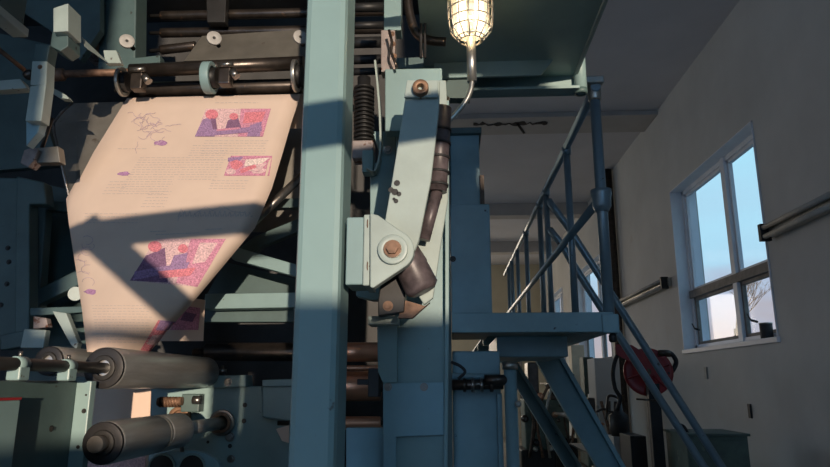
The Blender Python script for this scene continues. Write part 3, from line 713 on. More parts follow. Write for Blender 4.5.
scribble('line_drawing', segs, .5, 'pale')
segs = []
for k in range(8):
    cx_, cy_ = r3.uniform(78, 92), 240 + k * 6; a0 = r3.uniform(0, 6)
    segs.append([(cx_ + (5 + j * .3) * math.cos(a0 + j * .5), cy_ + (3.5 + j * .2) * math.sin(a0 + j * .5)) for j in range(9)])
scribble('line_drawing', segs, .5, 'pale')
for bl in (blob(161, 143.5, 6.5, 2.6, 0, 0, wob=.25), blob(124, 174, 6.5, 2.3, 0, 0, wob=.25), blob(91, 292, 6, 3, 0, 0, wob=.25)): decal('purple_spot', [bl], ['ink_p'])
lines = []
def para(x0, x1, y0, y1, step, slant=-.62, w=1.0):
    y = y0
    while y < y1:
        xs = x0 + slant * (y - y0); xe = x1 + slant * (y - y0) - r3.uniform(0, 4); x = xs
        while x < xe:
            L = r3.uniform(2, 5); lines.append([(x, y + r3.uniform(-.2, .2)), (min(x + L, xe), y)]); x += L + 1.1
        y += step
for args in ((118, 150, 149, 150, 2), (140, 190, 158, 196, 2.4), (193, 232, 146, 180, 2.4, -.45), (110, 132, 182, 196, 3), (205, 270, 141, 154, 2.6, -.3), (190, 255, 160, 161, 2), (85, 140, 214, 226, 3, -.1), (92, 150, 306, 345, 2.8, .15), (215, 262, 103, 104, 2), (150, 175, 192, 210, 3, -.6), (212, 250, 181, 190, 2.6, -.4)):
    lines.clear(); para(*args); scribble('printed_text', lines, .55, 'ink')
mast = []
x = 178
while x < 250:
    mast.append([(x, 217 + r3.uniform(-1, 1)), (x + 2, 212 + r3.uniform(-1.5, 1.5)), (x + 3, 217), (x + 4.5, 215)]); x += 5
mast.append([(178, 221), (181, 209), (184, 214), (180, 217)]); mast.append([(195, 214), (206, 207), (213, 211), (222, 206), (233, 212), (246, 213)])
mast.append([(166, 213), (168, 212)]); mast.append([(150, 232), (222, 229)]); mast.append([(156, 235), (200, 233)])
scribble('masthead', mast, .8, 'ink')

# the folded web below the nip rollers, standing in a plane along the roller axes
fw = T('newspaper_web', V(120, 540, 2.5), 'folded newspaper strand hanging between the two lower rollers', 'newspaper', 'newspaper webs')
mb = MB(); mb.prism([V(90, 389, 2.50), V(151, 389, 2.50), V(145, 540, 2.50), V(82, 540, 2.50)], Vector((0, .004, 0))); mb.build('sheet', 'paper', fw)
mb = MB(); mb.prism([V(88, 458, 2.498), V(146, 456, 2.498), V(143, 500, 2.498), V(82, 500, 2.498)], Vector((0, -.001, 0))); mb.build('printed_photo', 'pink', fw)
# webs seen deeper in the press
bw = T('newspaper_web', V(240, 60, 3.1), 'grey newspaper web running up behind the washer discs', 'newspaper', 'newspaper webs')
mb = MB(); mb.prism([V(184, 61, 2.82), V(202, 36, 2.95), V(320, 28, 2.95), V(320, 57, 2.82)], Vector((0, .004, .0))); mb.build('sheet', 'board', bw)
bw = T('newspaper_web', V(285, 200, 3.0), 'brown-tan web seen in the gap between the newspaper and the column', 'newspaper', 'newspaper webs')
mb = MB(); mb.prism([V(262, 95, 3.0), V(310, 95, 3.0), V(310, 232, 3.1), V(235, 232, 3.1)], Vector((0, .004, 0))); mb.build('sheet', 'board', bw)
bw = T('newspaper_web', V(197, 340, 2.6), 'narrow printed strip hanging right of the newspaper tip', 'newspaper', 'newspaper webs')
mb = MB(); mb.poly([(178, 296), (205, 300), (203, 341), (160, 341)], 2.62, .004); mb.build('sheet', 'paper', bw)
mb = MB(); mb.poly([(180, 305), (200, 308), (198, 330), (170, 330)], 2.615, .003, 0); mb.poly([(185, 312), (196, 314), (192, 322), (180, 320)], 2.611, .003, 1); mb.build('printed_photo', ['magenta', 'dark'], bw)

# braces behind, between the newspaper and the column
bg = T('cross_brace', V(255, 300, 2.9), 'teal braces crossing behind the newspaper left of the column', 'brace')
mb = MB(); mb.poly([(238, 249), (255, 236), (312, 213), (312, 226), (262, 246), (243, 262)], 2.85, .05); mb.build('upper_brace', 'paint_dk', bg, .003)
mb = MB(); mb.poly([(228, 252), (236, 247), (312, 269), (312, 281), (232, 259)], 2.75, .05); mb.build('lower_brace', 'paint', bg, .003)
mb = MB(); mb.poly([(205, 294), (312, 292), (312, 307), (203, 309)], 2.8, .08); mb.build('cross_rail', 'paint', bg, .003)
mb = MB(); mb.poly([(203, 309), (312, 308), (312, 322), (200, 322)], 2.9, .05); mb.build('lower_rail', 'paint_dk', bg, .003)
mb = MB(); mb.poly([(225, 262), (312, 283), (312, 292), (207, 294)], 3.0, .05); mb.build('web_plate', 'paint_dk', bg)
mb = MB(); mb.poly([(255, 199), (312, 198), (312, 207), (262, 208)], 2.8, .05); mb.build('upper_rail', 'paint_dk', bg)

# ------------------------------------------------------------------ lower nip rollers (axes run away from the viewer)
def yroller(name, cpx, Y0, Y1, r, label, sections=((0, 1, 'roller'),), shaft=None, near_shaft=.0, far_shaft=.0):
    c = V(*cpx, Y0); rr = S(r, Y0) / 1.03; t = T(name, c - Vector((0, 0, rr)), label, 'roller', 'lower nip rollers'); L = Y1 - Y0
    for i, (a, b_, mt) in enumerate(sections):
        mb = MB(); mb.lathe(c + Vector((0, L * a, 0)), (0, 1, 0), [(0, rr * .96), (.008, rr), (L * (b_ - a) - .008, rr), (L * (b_ - a), rr * .96)], 36); mb.build('barrel', mt, t)
    mb = MB(); mb.ring(c + Vector((0, -.010, 0)), (0, 1, 0), rr * .97, rr * .60, .012, 36); mb.build('end_ring', 'roller_cap', t, .002)
    mb = MB(); mb.ring(c + Vector((0, -.016, 0)), (0, 1, 0), rr * .60, rr * .38, .014, 28); mb.build('bearing', 'black', t, .002)
    if near_shaft:
        mb = MB(); mb.cyl(c + Vector((0, -near_shaft, 0)), c, rr * .25, seg=18); mb.build('shaft', 'black', t)
    if far_shaft:
        mb = MB(); mb.cyl(c + Vector((0, L, 0)), c + Vector((0, L + far_shaft, 0)), rr * .42, seg=18); mb.build('shaft', 'roller', t)
    return t, c, rr
t1, c1, rr1 = yroller('nip_roller', (105, 368), 2.0, 2.84, 21, 'thick grey nip roller below the tip of the newspaper', near_shaft=.75)
t2, c2, rr2 = yroller('nip_roller', (50, 361), 2.0, 2.84, 15, 'dark nip roller half hidden at the left of the newspaper tip', near_shaft=.0)
t3, c3, rr3 = yroller('nip_roller', (104, 443), 1.9, 2.42, 21, 'grey split roller with a bright seam at the bottom left', sections=((0, .62, 'roller'), (.62, .66, 'galv'), (.66, 1, 'roller')), near_shaft=.0, far_shaft=.46)
mb = MB(); mb.cyl(c3 + Vector((0, -.05, 0)), c3, rr3 * .38); mb.build('stub', 'steel', t3)
# near frame block with shaft bearings
nf = T('near_frame_block', V(60, 600, 1.7), 'frame block with a shade-darkened body and a paler front flange at the bottom left', 'machine frame')
zt = c1.z - rr1 * .27 - .022
xf = V(76, 420, 1.95).x; xg = V(91, 420, 1.95).x
mb = MB(); mb.box(xf - .25, xf, 1.35, 1.95, .4, zt); mb.build('body', 'paint_dk', nf, .004)  # shade on this block is put into its darker body colour
mb = MB(); mb.box(xf, xg, 1.93, 1.96, .4, zt); mb.build('flange', 'paint', nf, .003)
for (x, y, r) in ((84, 411, 2.6), (78, 447, 2.0), (86, 395, 1.2)): bolt(V(x, y, 1.93), S(r * .6, 1.9), nf, 'bolt', 'black')
for yy in (1.63, 1.83):
    pp = Vector((xf - .0, yy, 0)); bolt(Vector((xf, yy, zt - .13)), .006, nf, 'plug', 'black', (1, 0, 0))
t = T('bearing_block', (xf, 1.8, zt), 'pale bearing block carrying the roller shaft nearest the nip roller', 'bearing', 'shaft bearing blocks')
def bearing(yy, t):
    mb = MB(); mb.box(c1.x - .018, c1.x + .018, yy - .02, yy + .02, zt, c1.z - .004); mb.build('body', 'paint', t, .004)
    mb = MB(); mb.lathe((c1.x, yy - .018, c1.z), (0, 1, 0), [(0, .0195), (.036, .0195)], 20); mb.build('cap', 'paint', t)
    mb = MB(); mb.lathe((c1.x, yy, c1.z + .018), (0, 0, 1), [(0, .005), (.014, .005)], 6); mb.build('bolt', 'steel', t)
bearing(1.80, t)
t = T('bearing_block', (xf, 1.59, zt), 'pale bearing block at the left picture edge under the roller shaft', 'bearing', 'shaft bearing blocks'); bearing(1.59, t)
mb = MB(); x_ = V(17, 430, 1.62).x; mb.box(x_ - .05, x_, 1.45, 1.62, .5, V(10, 400, 1.6).z)
gd = T('guard_panel', (x_, 1.5, .5), 'pale blue guard panel with a red top edge at the left picture edge', 'guard'); mb.build('panel', 'paint', gd, .004)
mb = MB(); z_ = V(10, 400, 1.6).z; mb.box(x_ - .05, x_ + .001, 1.45, 1.621, z_, z_ + .006); mb.build('red_edge', 'red', gd)

# far side frame that carries the shafts
ff = T('far_frame_plate', V(225, 640, 2.9), 'teal frame plate carrying roller bearings at the lower left of the column', 'machine frame')
mb = MB(); mb.poly([(60, 389), (262, 386), (262, 392), (312, 391), (312, 640), (60, 640)], 2.90, .05); mb.build('plate', 'paint', ff, .004)
mb = MB(); mb.poly([(150, 377), (246, 375), (246, 387), (150, 389)], 2.86, .10); mb.build('top_rail', 'paint', ff, .004)
mb = MB(); mb.poly([(262, 385), (312, 385), (312, 420), (290, 422), (262, 417)], 2.82, .08); mb.build('box_casing', 'paint', ff, .006)
mb = MB(); mb.poly([(262, 380), (312, 378), (312, 386), (262, 387)], 2.8, .1); mb.build('casing_lid', 'paint', ff, .004)
for (x, y, r) in ((245, 405, 2.2), (244, 421, 2.2), (208, 442, 1.4), (230, 446, 2)):
    mb = MB(); mb.lathe(V(x, y, 2.899), (0, -1, 0), [(0, S(r, 2.9)), (.002, S(r, 2.9))], 16); mb.build('hole', 'black', ff)
for (x, y, r) in ((228, 382, 2.6), (230, 437, 3), (231, 459, 2.5)): bolt(V(x, y, 2.9 if y > 390 else 2.86), S(r, 2.9), ff, 'bolt')
mb = MB(); p = V(222, 377, 2.88); mb.lathe(p, (0, 0, 1), [(0, .012), (.02, .012), (.02, .02), (.035, .02), (.035, .008), (.05, .006)], 8); mb.build('stud', 'steel', ff)
cb = Vector((c3.x, 2.89, c3.z))
mb = MB(); mb.ring(cb, (0, -1, 0), S(12, 2.9), S(7, 2.9), .02); mb.build('bearing_ring', 'steel', ff, .002)
mb = MB(); mb.ring(cb + Vector((0, -.018, 0)), (0, -1, 0), S(9.5, 2.9), S(6.5, 2.9), .012); mb.build('bearing_ring', 'bronze', ff, .002)
p = V(181, 417, 2.88)
mb = MB(); mb.ring(p, (0, -1, 0), S(10, 2.9), S(6, 2.9), .03); mb.cyl(p, p + Vector((0, -.02, 0)), S(6, 2.9)); mb.build('bearing_ring', 'bronze', ff, .002)
mb = MB(); mb.pbox(181, 394, 199, 412, 2.83, .06); mb.build('arm_bracket', 'paint_dk', ff, .004)
mb = MB(); mb.cyl(V(158, 402, 2.8), V(182, 401, 2.8), S(4, 2.8)); 
for k in range(7): mb.ring(V(160 + k * 3, 402, 2.8), (1, 0, 0), S(5, 2.8), S(3.8, 2.8), .006)
mb.build('tension_spring', 'rust', ff)
mb = MB(); mb.cyl(V(193, 400, 2.8), V(201, 400, 2.8), S(4, 2.8), seg=8); mb.build('spring_nut', 'steel', ff)
tag(MB().poly([(276, 429), (289, 425), (289, 443), (282, 441)], 2.78, .003).build('paper_scrap', 'paper'), 'small white paper scrap caught at the left edge of the column', 'paper scrap')
# arched pulley cover at the bottom
pc = T('pulley_cover', V(180, 500, 2.5), 'rounded blue cover with two round holes at the bottom edge', 'cover')
mb = MB(); pl = [(142, 500)]
for k in range(13):
    a = math.pi - k * math.pi / 12; pl.append((183 + 37 * math.cos(a), 468 - 18 * math.sin(a)))
pl.append((224, 500)); mb.poly(pl, 2.5, .03); mb.build('cover', 'paint_bl', pc, .004)
for xx in (162, 192):
    mb = MB(); c = V(xx, 468, 2.5); mb.ring(c, (0, -1, 0), S(13.5, 2.5), S(11.5, 2.5), .006); mb.build('hole_rim', 'paint', pc)
    mb = MB(); mb.lathe(c, (0, -1, 0), [(0, S(11.5, 2.5)), (.003, S(11.5, 2.5))]); mb.build('hole', 'black', pc)
mb = MB(); mb.cyl(V(182, 452, 2.48), V(182, 437, 2.48), S(2, 2.48), seg=10); mb.build('peg', 'steel', pc)

# ------------------------------------------------------------------ upper-left machinery
ul_ = T('left_side_casting', V(40, 350, 2.6), 'dark green side casting with recessed openings at the left', 'machine casting')
def frame_poly(outer, holes_px, Y, t):
    pass
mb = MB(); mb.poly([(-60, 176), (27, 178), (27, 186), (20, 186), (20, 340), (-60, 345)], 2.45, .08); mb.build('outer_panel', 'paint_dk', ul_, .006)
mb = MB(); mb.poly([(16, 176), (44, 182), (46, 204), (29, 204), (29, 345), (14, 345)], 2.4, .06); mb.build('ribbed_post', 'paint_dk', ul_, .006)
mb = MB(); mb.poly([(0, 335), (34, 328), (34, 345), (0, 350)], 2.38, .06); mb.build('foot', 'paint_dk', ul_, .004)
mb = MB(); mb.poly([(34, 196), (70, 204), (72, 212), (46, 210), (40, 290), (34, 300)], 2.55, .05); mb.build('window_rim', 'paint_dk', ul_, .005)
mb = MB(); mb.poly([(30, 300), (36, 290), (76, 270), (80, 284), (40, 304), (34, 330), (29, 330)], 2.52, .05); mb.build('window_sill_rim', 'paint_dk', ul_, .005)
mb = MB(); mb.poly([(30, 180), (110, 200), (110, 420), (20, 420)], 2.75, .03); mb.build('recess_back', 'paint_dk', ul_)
for (x, y) in ((9, 262), (7, 284), (1, 305), (8, 248)): bolt(V(x, y, 2.45), S(1.8, 2.4), ul_, 'bolt', 'black')
lp = T('lower_left_brace', V(55, 348, 2.3), 'pale lit brace plates above the shaft at lower left', 'brace')
mb = MB(); mb.poly([(52, 311), (66, 313), (78, 343), (76, 350), (70, 344)], 2.3, .03); mb.build('diagonal', 'paint_lt', lp, .003)
mb = MB(); mb.poly([(24, 329), (46, 330), (43, 348), (20, 348)], 2.25, .03); mb.build('block', 'paint_lt', lp, .003)
mb = MB(); mb.poly([(33, 316), (46, 318), (48, 327), (33, 329)], 2.28, .03); mb.build('rusty_lug', 'pinkgrey', lp, .003)
mb = MB(); mb.poly([(30, 308), (88, 306), (88, 312), (30, 316)], 2.34, .04); mb.build('rail', 'paint_dk', lp, .003)
mb = MB(); mb.lathe(V(76, 294, 2.3), (.3, -1, 0), [(0, S(7, 2.3)), (.01, S(7, 2.3))]); mb.build('disc', 'paint_lt', lp)
# link and brackets top-left
lk = T('swing_link', V(38, 120, 2.1), 'pale worn vertical link hanging in the upper left of the press', 'link')
mb = MB(); mb.poly([(35, 44), (50, 45), (47, 62), (32, 62)], 2.08, .05); mb.build('upper_end', 'paint_dk', lk, .003)
mb = MB(); mb.poly([(32, 61), (47, 61), (46, 85), (30, 85)], 2.06, .05); mb.build('middle', 'paint_lt', lk, .003)
mb = MB(); mb.poly([(30, 86), (46, 84), (41, 121), (25, 121)], 2.06, .05); mb.build('lower', 'paint_lt', lk, .003)
mb = MB(); mb.poly([(26, 121), (41, 121), (38, 132), (26, 146)], 2.10, .04); mb.build('tail', 'paint_bl', lk, .003)
bolt(V(40, 67, 2.06), S(1.8, 2.06), lk, 'bolt', 'rust')
mb = MB(); mb.lathe(V(24, 75, 2.1), (1, 0, 0), [(0, S(3, 2.1)), (.015, S(6, 2.1)), (.03, S(6, 2.1)), (.04, S(3, 2.1))], 14); mb.build('pin', 'steel_dk', lk)
bx_ = T('bracket_box', V(66, 50, 2.0), 'pale box-shaped bracket catching the sun at the top left', 'bracket')
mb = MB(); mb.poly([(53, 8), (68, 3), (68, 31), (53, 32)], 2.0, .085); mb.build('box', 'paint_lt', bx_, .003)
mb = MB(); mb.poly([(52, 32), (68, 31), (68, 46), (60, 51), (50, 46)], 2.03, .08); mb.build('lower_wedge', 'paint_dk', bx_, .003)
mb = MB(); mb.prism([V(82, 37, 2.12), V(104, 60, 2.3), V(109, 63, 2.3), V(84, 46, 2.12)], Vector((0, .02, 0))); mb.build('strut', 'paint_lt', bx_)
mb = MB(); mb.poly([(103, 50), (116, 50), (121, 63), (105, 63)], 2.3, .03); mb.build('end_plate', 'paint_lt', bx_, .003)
bm_ = T('overhead_beam', V(10, 20, 2.05), 'dark beam with a pale lower flange crossing the top left corner', 'beam')
a = V(0, 12, 2.0); xk = a.x
mb = MB(); mb.box(xk - .15, xk + .02, 1.5, 2.1, V(0, 12, 2.0).z, V(0, 12, 2.0).z + .30); mb.build('web', 'paint_dk', bm_, .003)
mb = MB(); mb.box(xk - .03, xk + .03, 1.5, 2.12, V(0, 20, 2.0).z, V(0, 12, 2.0).z); mb.build('flange', 'paint_lt', bm_, .003)
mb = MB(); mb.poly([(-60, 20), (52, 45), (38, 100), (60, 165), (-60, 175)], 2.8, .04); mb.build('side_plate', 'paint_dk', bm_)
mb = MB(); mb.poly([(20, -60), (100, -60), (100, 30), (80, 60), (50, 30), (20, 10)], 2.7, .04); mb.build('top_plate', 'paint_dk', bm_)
rd = tag(MB().cyl(V(-20, 34, 1.95), V(28, 73, 2.12), S(2.6, 2)).build('pull_rod', 'rust'), 'thin rusty rod slanting down from the upper left edge', 'rod')
tag(MB().poly([(-30, 83), (20, 79), (27, 88), (-30, 92)], 2.2, .04).build('ledge_plate', 'paint_lt'), 'pale horizontal ledge plate at the left picture edge', 'plate')
tag(MB().poly([(46, 84), (66, 95), (69, 99), (60, 98), (46, 89)], 2.2, .03).build('gusset_plate', 'paint_lt'), 'small pale gusset beside the hanging link', 'plate')
hb = T('arm_bracket', V(40, 160, 2.2), 'flat grey bracket arm with a corroded pale tip left of the former', 'bracket')
mb = MB(); mb.poly([(32, 148), (58, 146), (60, 162), (30, 163)], 2.2, .04); mb.build('arm', 'board', hb, .003)
mb = MB(); mb.poly([(24, 150), (33, 147), (38, 150), (34, 160), (28, 167), (20, 163)], 2.18, .05); mb.build('corroded_tip', 'pinkgrey', hb, .003)
mb = MB(); mb.cyl(V(42, 148, 2.22), V(52, 118, 2.22), S(2.2, 2.2), seg=10); mb.build('stay', 'steel_dk', hb)
pp = T('rear_pillar', V(118, 95, 2.78), 'dark green upright pillar behind the washer disc at top left', 'pillar')
mb = MB(); mb.poly([(100, -60), (137, -60), (135, 62), (98, 62)], 2.78, .12); mb.build('shaft', 'paint_dk', pp, .006)
mb = MB(); mb.poly([(84, -60), (97, -60), (95, 55), (82, 55)], 2.85, .12); mb.build('side_plate', 'pinkgrey', pp, .006)
mb = MB(); mb.poly([(98, 62), (160, 55), (160, 64), (98, 72)], 2.75, .05); mb.build('foot_rail', 'paint_dk', pp, .003)
mb = MB(); mb.poly([(204, -60), (228, -60), (225, 22), (207, 22)], 2.9, .05); tag(mb.build('roller_hanger', 'black', None, .003), 'black hanger plate holding the topmost idler rollers', 'bracket')

# ------------------------------------------------------------------ hose reel and things along the right wall
HY = 6.0
hr = T('hose_reel', (V(652, 372, HY).x, HY, 0), 'dark red hose reel on a black post beside the stair', 'hose reel')
c = V(648, 372, HY); dn = Vector((-.35, -1, 0)).normalized()
for s_, nm in ((0, 'front_disc'), (.11, 'rear_disc')):
    mb = MB(); mb.lathe(c - dn * s_, dn, [(0, .205), (.008, .21), (.018, .205), (.008, .175), (.006, .06), (.03, .05)], 36); mb.build(nm, 'red', hr)
mb = MB(); mb.lathe(c - dn * .10, dn, [(0, .165), (.09, .165)], 28); mb.build('hose_coil', 'rubber', hr)
mb = MB(); mb.cyl(c, c + dn * .05, .03); mb.build('hub', 'rust', hr)
for k in range(6):
    a = k * math.pi / 3 + .3; e = Vector((math.cos(a), 0, math.sin(a))); e = (e - dn * e.dot(dn)).normalized()
    mb = MB(); mb.cyl(c + dn * .012 + e * .05, c + dn * .012 + e * .19, .012, .009, 8); mb.build('spoke', 'red', hr)
mb = MB(); u = dn.cross(Vector((0, 0, 1))).normalized() * -1
a = c + dn * .03
mb.prism([a + Vector((-.27, 0, .24)), a + Vector((-.12, 0, .235)), a + Vector((.15, 0, .05)), a + Vector((.08, 0, -.05)), a + Vector((-.26, 0, .15))], dn * .02); mb.build('shroud', 'red', hr, .004)
pxx = V(652, 430, HY).x
mb = MB(); mb.box(pxx - .048, pxx + .048, HY - .16, HY - .08, 0.02, c.z - .1); mb.build('post', 'rubber', hr, .004)
mb = MB(); mb.box(pxx - .2, pxx + .2, HY - .2, HY + .1, 0, .02); mb.build('base_plate', 'rubber', hr)
mb = MB(); mb.tube(smooth_path([V(x, y, HY - .05) for x, y in ((660, 352), (670, 353), (676, 361), (673, 370), (668, 374))]), .02); mb.build('hose_loop', 'rubber', hr)
mb = MB(); mb.cyl(V(658, 353, HY - .05), V(670, 354, HY - .05), .028); mb.build('nozzle', 'steel_dk', hr)
mb = MB(); mb.tube(smooth_path([V(x, y, HY) for x, y in ((624, 352), (617, 356), (613, 372), (615, 388), (620, 398), (617, 410))]), .018); mb.build('inlet_hose', 'rubber', hr)
mb = MB(); mb.cyl(V(636, 399, HY - .17), V(664, 401, HY - .17), .008); mb.build('crank', 'steel_dk', hr)
# pump unit
pu = T('pump_unit', V(620, 470, 7.0), 'small dark pump with pipework on a pale box left of the hose reel', 'pump')
PY = 7.0
mb = MB(); p = V(620, 436, PY); mb.lathe(p, (0, 0, 1), [(0, .08), (.05, .10), (.2, .10), (.24, .05), (.34, .04)], 16); mb.build('pump_body', 'black', pu)
mb = MB(); mb.tube(smooth_path([V(x, y, PY) for x, y in ((620, 405), (618, 398), (609, 396), (607, 405), (606, 420))]), .014); mb.build('pipe', 'steel_dk', pu)
mb = MB(); mb.tube(smooth_path([V(x, y, PY) for x, y in ((596, 412), (604, 409), (612, 412), (622, 410))]), .012); mb.build('pipe', 'steel_dk', pu)
mb = MB(); z_ = V(620, 436, PY).z; p = V(621, 450, PY); mb.box(p.x - .09, p.x + .09, PY - .1, PY + .2, 0, z_); mb.build('tin_stand', 'whitebox', pu, .005)
p0, p1 = V(630, 436, 6.4), V(646, 436, 6.4)
mb = MB(); mb.box(p0.x, p1.x, 6.4, 6.8, 0, p0.z); tag(mb.build('dark_cabinet', 'rubber', None, .006), 'low black cabinet between the pale pump stand and the hose reel post', 'cabinet')
# crate cabinet under the window
p0, p1 = V(686, 436, 5.4), V(748, 440, 5.4)
kc = T('tool_cabinet', ((p0.x + p1.x) / 2, 5.6, 0), 'green-grey tool cabinet at the foot of the right wall', 'cabinet')
mb = MB(); mb.box(p0.x, p1.x, 5.4, 5.9, 0, p0.z); mb.build('body', 'crate', kc, .006)
mb = MB(); mb.box(p0.x - .015, p1.x + .015, 5.38, 5.92, p0.z, p0.z + .02); mb.build('lid', 'crate', kc, .003)
mb = MB(); mb.box(p0.x + .02, p1.x - .02, 5.392, 5.4, p0.z - .4, p0.z - .03); mb.build('door', 'crate', kc, .003)
mb = MB(); mb.tube(smooth_path([V(x, y, 5.5) for x, y in ((689, 436), (684, 427), (678, 424), (676, 420))]), .014); tag(mb.build('cable_end', 'rubber'), 'loose black cable rising from the tool cabinet by the handrail', 'cable')
# far furniture along right wall
mb = MB(); a, b_ = VX(599, 360, WX - .02), VX(622, 360, WX - .02)
p0, p1 = V(594, 358, 9.6), V(619, 358, 9.6)
tag(MB().box(p0.x, p1.x, 9.6, 10.1, 0, p0.z).build('grey_locker', 'wall', None, .01), 'tall pale grey locker beyond the stair near the far window', 'locker')
p0, p1 = V(583, 357, 10.2), V(593, 357, 10.2)
tag(MB().box(p0.x, p1.x, 10.2, 10.5, V(588, 394, 10.2).z, p0.z).box(p0.x + .02, p0.x + .06, 10.3, 10.34, 0, V(588, 394, 10.2).z).box(p1.x - .06, p1.x - .02, 10.3, 10.34, 0, V(588, 394, 10.2).z).build('switch_cabinet', 'crate', None, .006), 'dark green switch cabinet on legs beyond the stair top', 'cabinet')
p0, p1 = V(571, 345, 13), V(584, 345, 13)
tag(MB().box(p0.x, p1.x, 13, 13.3, 0, p0.z).build('store_cupboard', 'beige', None, .01), 'tall beige cupboard seen above the stair stringers', 'cupboard')

# distant machinery on the floor behind the stair
def far_machine(px0, px1, ytop, Y, label, seed):
    r5 = random.Random(seed); a, b_ = V(px0, ytop, Y), V(px1, ytop, Y); w_ = b_.x - a.x; h = a.z
    t = T('workshop_machine', ((a.x + b_.x) / 2, Y, 0), label, 'machine', 'machines on the far floor')
    mb = MB(); mb.box(a.x, b_.x, Y, Y + .7, 0, h * .35); mb.build('base', 'black', t, .02)
    mb = MB(); mb.box(a.x + w_ * .15, b_.x - w_ * .2, Y + .05, Y + .6, h * .35, h * .72); mb.build('body', 'crate', t, .02)
    for k in range(5):
        x = a.x + w_ * r5.uniform(.1, .9); z = h * r5.uniform(.3, .9); r = w_ * r5.uniform(.05, .11)
        mb = MB(); mb.lathe((x, Y - .03, z), (0, -1, 0), [(0, r), (.05, r), (.07, r * .6), (.12, r * .5)], 18); mb.build('pulley', r5.choice(['steel_dk', 'galv', 'rust', 'black', 'copper']), t)
    for k in range(4):
        x = a.x + w_ * r5.uniform(.1, .9); mb = MB(); mb.tube(smooth_path([(x, Y - .06, h * .3), (x + w_ * r5.uniform(-.2, .2), Y - .1, h * .6), (x + w_ * r5.uniform(-.3, .3), Y, h * r5.uniform(.8, 1))]), .02); mb.build('pipe', r5.choice(['steel_dk', 'rust', 'galv']), t)
    mb = MB(); mb.box(a.x + w_ * .3, a.x + w_ * .62, Y + .1, Y + .5, h * .72, h); mb.build('head', 'steel_dk', t, .02)
far_machine(518, 552, 362, 9.5, 'dark cluttered machine on the floor right behind the vertical pipe', 5)
far_machine(540, 574, 372, 12.0, 'dark machine farther back, showing between the two stair stringers', 9)
far_machine(582, 606, 398, 9.0, 'low dark machine under the switch cabinet, right of the stair', 4)

# far end of the walkway hall: door-ish dark frame at the end
a = V(493, 306, 19.4); b_ = V(508, 330, 19.4)
dd = T('door_1', (0.9, 19.9, 0), '', ''); del dd['label']; del dd['category']; dd['kind'] = 'structure'
mb = MB(); mb.box(.9, 2.0, 19.93, 19.99, 0, 2.3); mb.build('door_leaf', 'beige', dd)
mb = MB(); mb.box(.8, .9, 19.9, 19.99, 0, 2.4); mb.box(2.0, 2.1, 19.9, 19.99, 0, 2.4); mb.box(.8, 2.1, 19.9, 19.99, 2.3, 2.42); mb.build('door_frame', 'frame_b', dd)

# unseen sloping pipe with a branch, added behind the viewer to cast shadow bands
SAZ, SEL = math.atan(.27), R(2.0)
def back(P, Y):   # follow the sun ray from P back to plane Y
    d = P.y - Y; return Vector((P.x + d * math.tan(SAZ), Y, P.z + d * math.tan(SEL) / math.cos(SAZ)))
pA = back(V(330, 123, 1.6), -.4); slope = .14
mb = MB(); mb.cyl(pA + Vector((LX - pA.x, 0, (LX - pA.x) * slope)), pA + Vector((WX - pA.x, 0, (WX - pA.x) * slope)), .066)
qA, qB = back(V(98, 238, 2.2), -.4), back(V(196, 325, 2.2), -.4)  # branch placed so its shadow slants across the paper
dq = (qB - qA); tt_ = -.25
mb.tube([qA + dq * tt_, qA, qB, qB + dq * .12, qB + dq * .16 + Vector((0, 0, -.06)), Vector((qB.x + dq.x * .17, -.4, 0))], .06, 14)
tag(mb.build('shadow_pipe', 'galv'), 'unseen grey pipe added behind the viewer to cast shadow bands', 'pipe')

# ------------------------------------------------------------------ light
sd = bpy.data.lights.new('sun', 'SUN'); so = bpy.data.objects.new('sun', sd); COL.objects.link(so)
sd.energy = 5.3; sd.angle = R(.6); sd.color = (1, .78, .58)
d = Vector((-math.sin(SAZ) * math.cos(SEL), math.cos(SAZ) * math.cos(SEL), -math.sin(SEL)))
so.rotation_euler = d.to_track_quat('-Z', 'Y').to_euler(); so.location = (3, -8, 6)
w = bpy.data.worlds.new('sky'); sc.world = w; w.use_nodes = True; nt = w.node_tree
bg_ = nt.nodes['Background']; tc = nt.nodes.new('ShaderNodeTexCoord'); sp = nt.nodes.new('ShaderNodeSeparateXYZ')
nt.links.new(tc.outputs['Generated'], sp.inputs[0])
mp = nt.nodes.new('ShaderNodeMapping'); mp.inputs['Scale'].default_value = (1, 1, 3)
nt.links.new(tc.outputs['Generated'], mp.inputs[0]); nz = nt.nodes.new('ShaderNodeTexNoise'); nz.inputs['Scale'].default_value = 5; nz.inputs['Detail'].default_value = 5
nt.links.new(mp.outputs[0], nz.inputs['Vector'])
ad = nt.nodes.new('ShaderNodeMath'); ad.operation = 'MULTIPLY_ADD'; ad.inputs[1].default_value = .22; nt.links.new(nz.outputs['Fac'], ad.inputs[0]); nt.links.new(sp.outputs[2], ad.inputs[2])
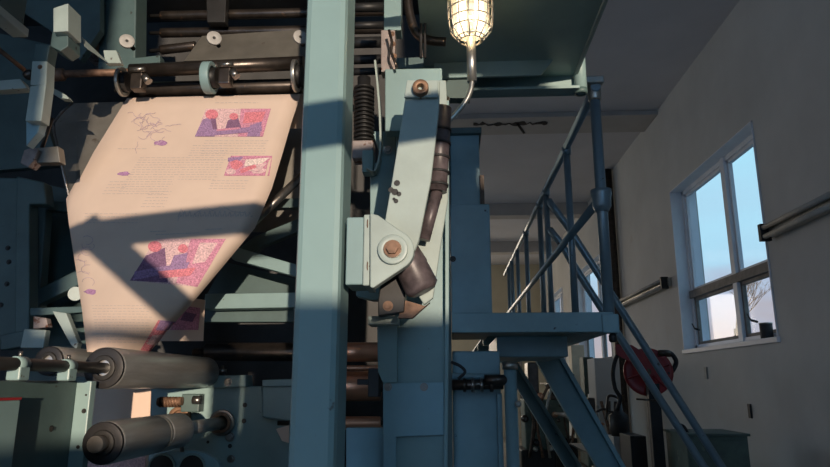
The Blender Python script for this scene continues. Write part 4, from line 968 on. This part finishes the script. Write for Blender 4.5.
colr = ramp(nt, ad.outputs[0], [(.10, (.50, .42, .36)), (.17, (.44, .40, .43)), (.23, (.42, .48, .60)), (.29, (.42, .66, .80)), (.42, (.40, .72, .86)), (.9, (.18, .38, .64))])
nt.links.new(colr, bg_.inputs[0]); bg_.inputs[1].default_value = 1.3
def area(name, loc, rot, sx, sy, e, c):
    l = bpy.data.lights.new(name, 'AREA'); l.shape = 'RECTANGLE'; l.size = sx; l.size_y = sy; l.energy = e; l.color = c
    o = bpy.data.objects.new(name, l); COL.objects.link(o); o.location = loc; o.rotation_euler = rot; return o
# daylight at rear and side windows, plus fill lights at the added openings
area('daylight_rear_window', (.6, BY - .02, 3.4), (R(90), 0, R(0)), 2.2, 2.2, 40, (.26, .55, .95))
area('fill_rear_opening', (-3.3, BY - .02, 1.7), (R(90), 0, R(0)), 2.5, 3.4, 46, (.30, .55, .95))  # blue fill at the added tall opening
area('fill_far_opening', (-1.8, FY - .02, 3.0), (R(-90), 0, 0), 2.4, 2.3, 105, (1, .84, .64))  # added warm fill for the far end
for a, b_ in wins:
    area('daylight_side_window', (WX + .30, (a + b_) / 2, (SILL + TOP) / 2), (0, R(90), 0), TOP - SILL, b_ - a, 14, (.62, .78, 1)).data.is_portal if False else None
for a, b_ in LW:
    area('fill_left_opening', (LX - .02, (a + b_) / 2, (SILL + TOP) / 2), (0, R(-90), 0), TOP - SILL, b_ - a, 10, (.74, .84, 1))  # added fill for the right wall and ceiling
pl_ = bpy.data.lights.new('lamp_light', 'POINT'); pl_.energy = 1.2; pl_.color = (1, .72, .42); pl_.shadow_soft_size = .03
po = bpy.data.objects.new('lamp_light', pl_); COL.objects.link(po); po.location = base + up * q * 30 + Vector((0, -.0, 0))

sc.view_settings.view_transform = 'Standard'; sc.view_settings.look = 'None'; sc.view_settings.gamma = 1
sc.view_settings.use_curve_mapping = False; sc.view_settings.exposure = 0
sc.render.film_transparent = False
sc.cycles.max_bounces = 8; sc.cycles.diffuse_bounces = 5; sc.cycles.transparent_max_bounces = 12
sc.cycles.sample_clamp_indirect = 4
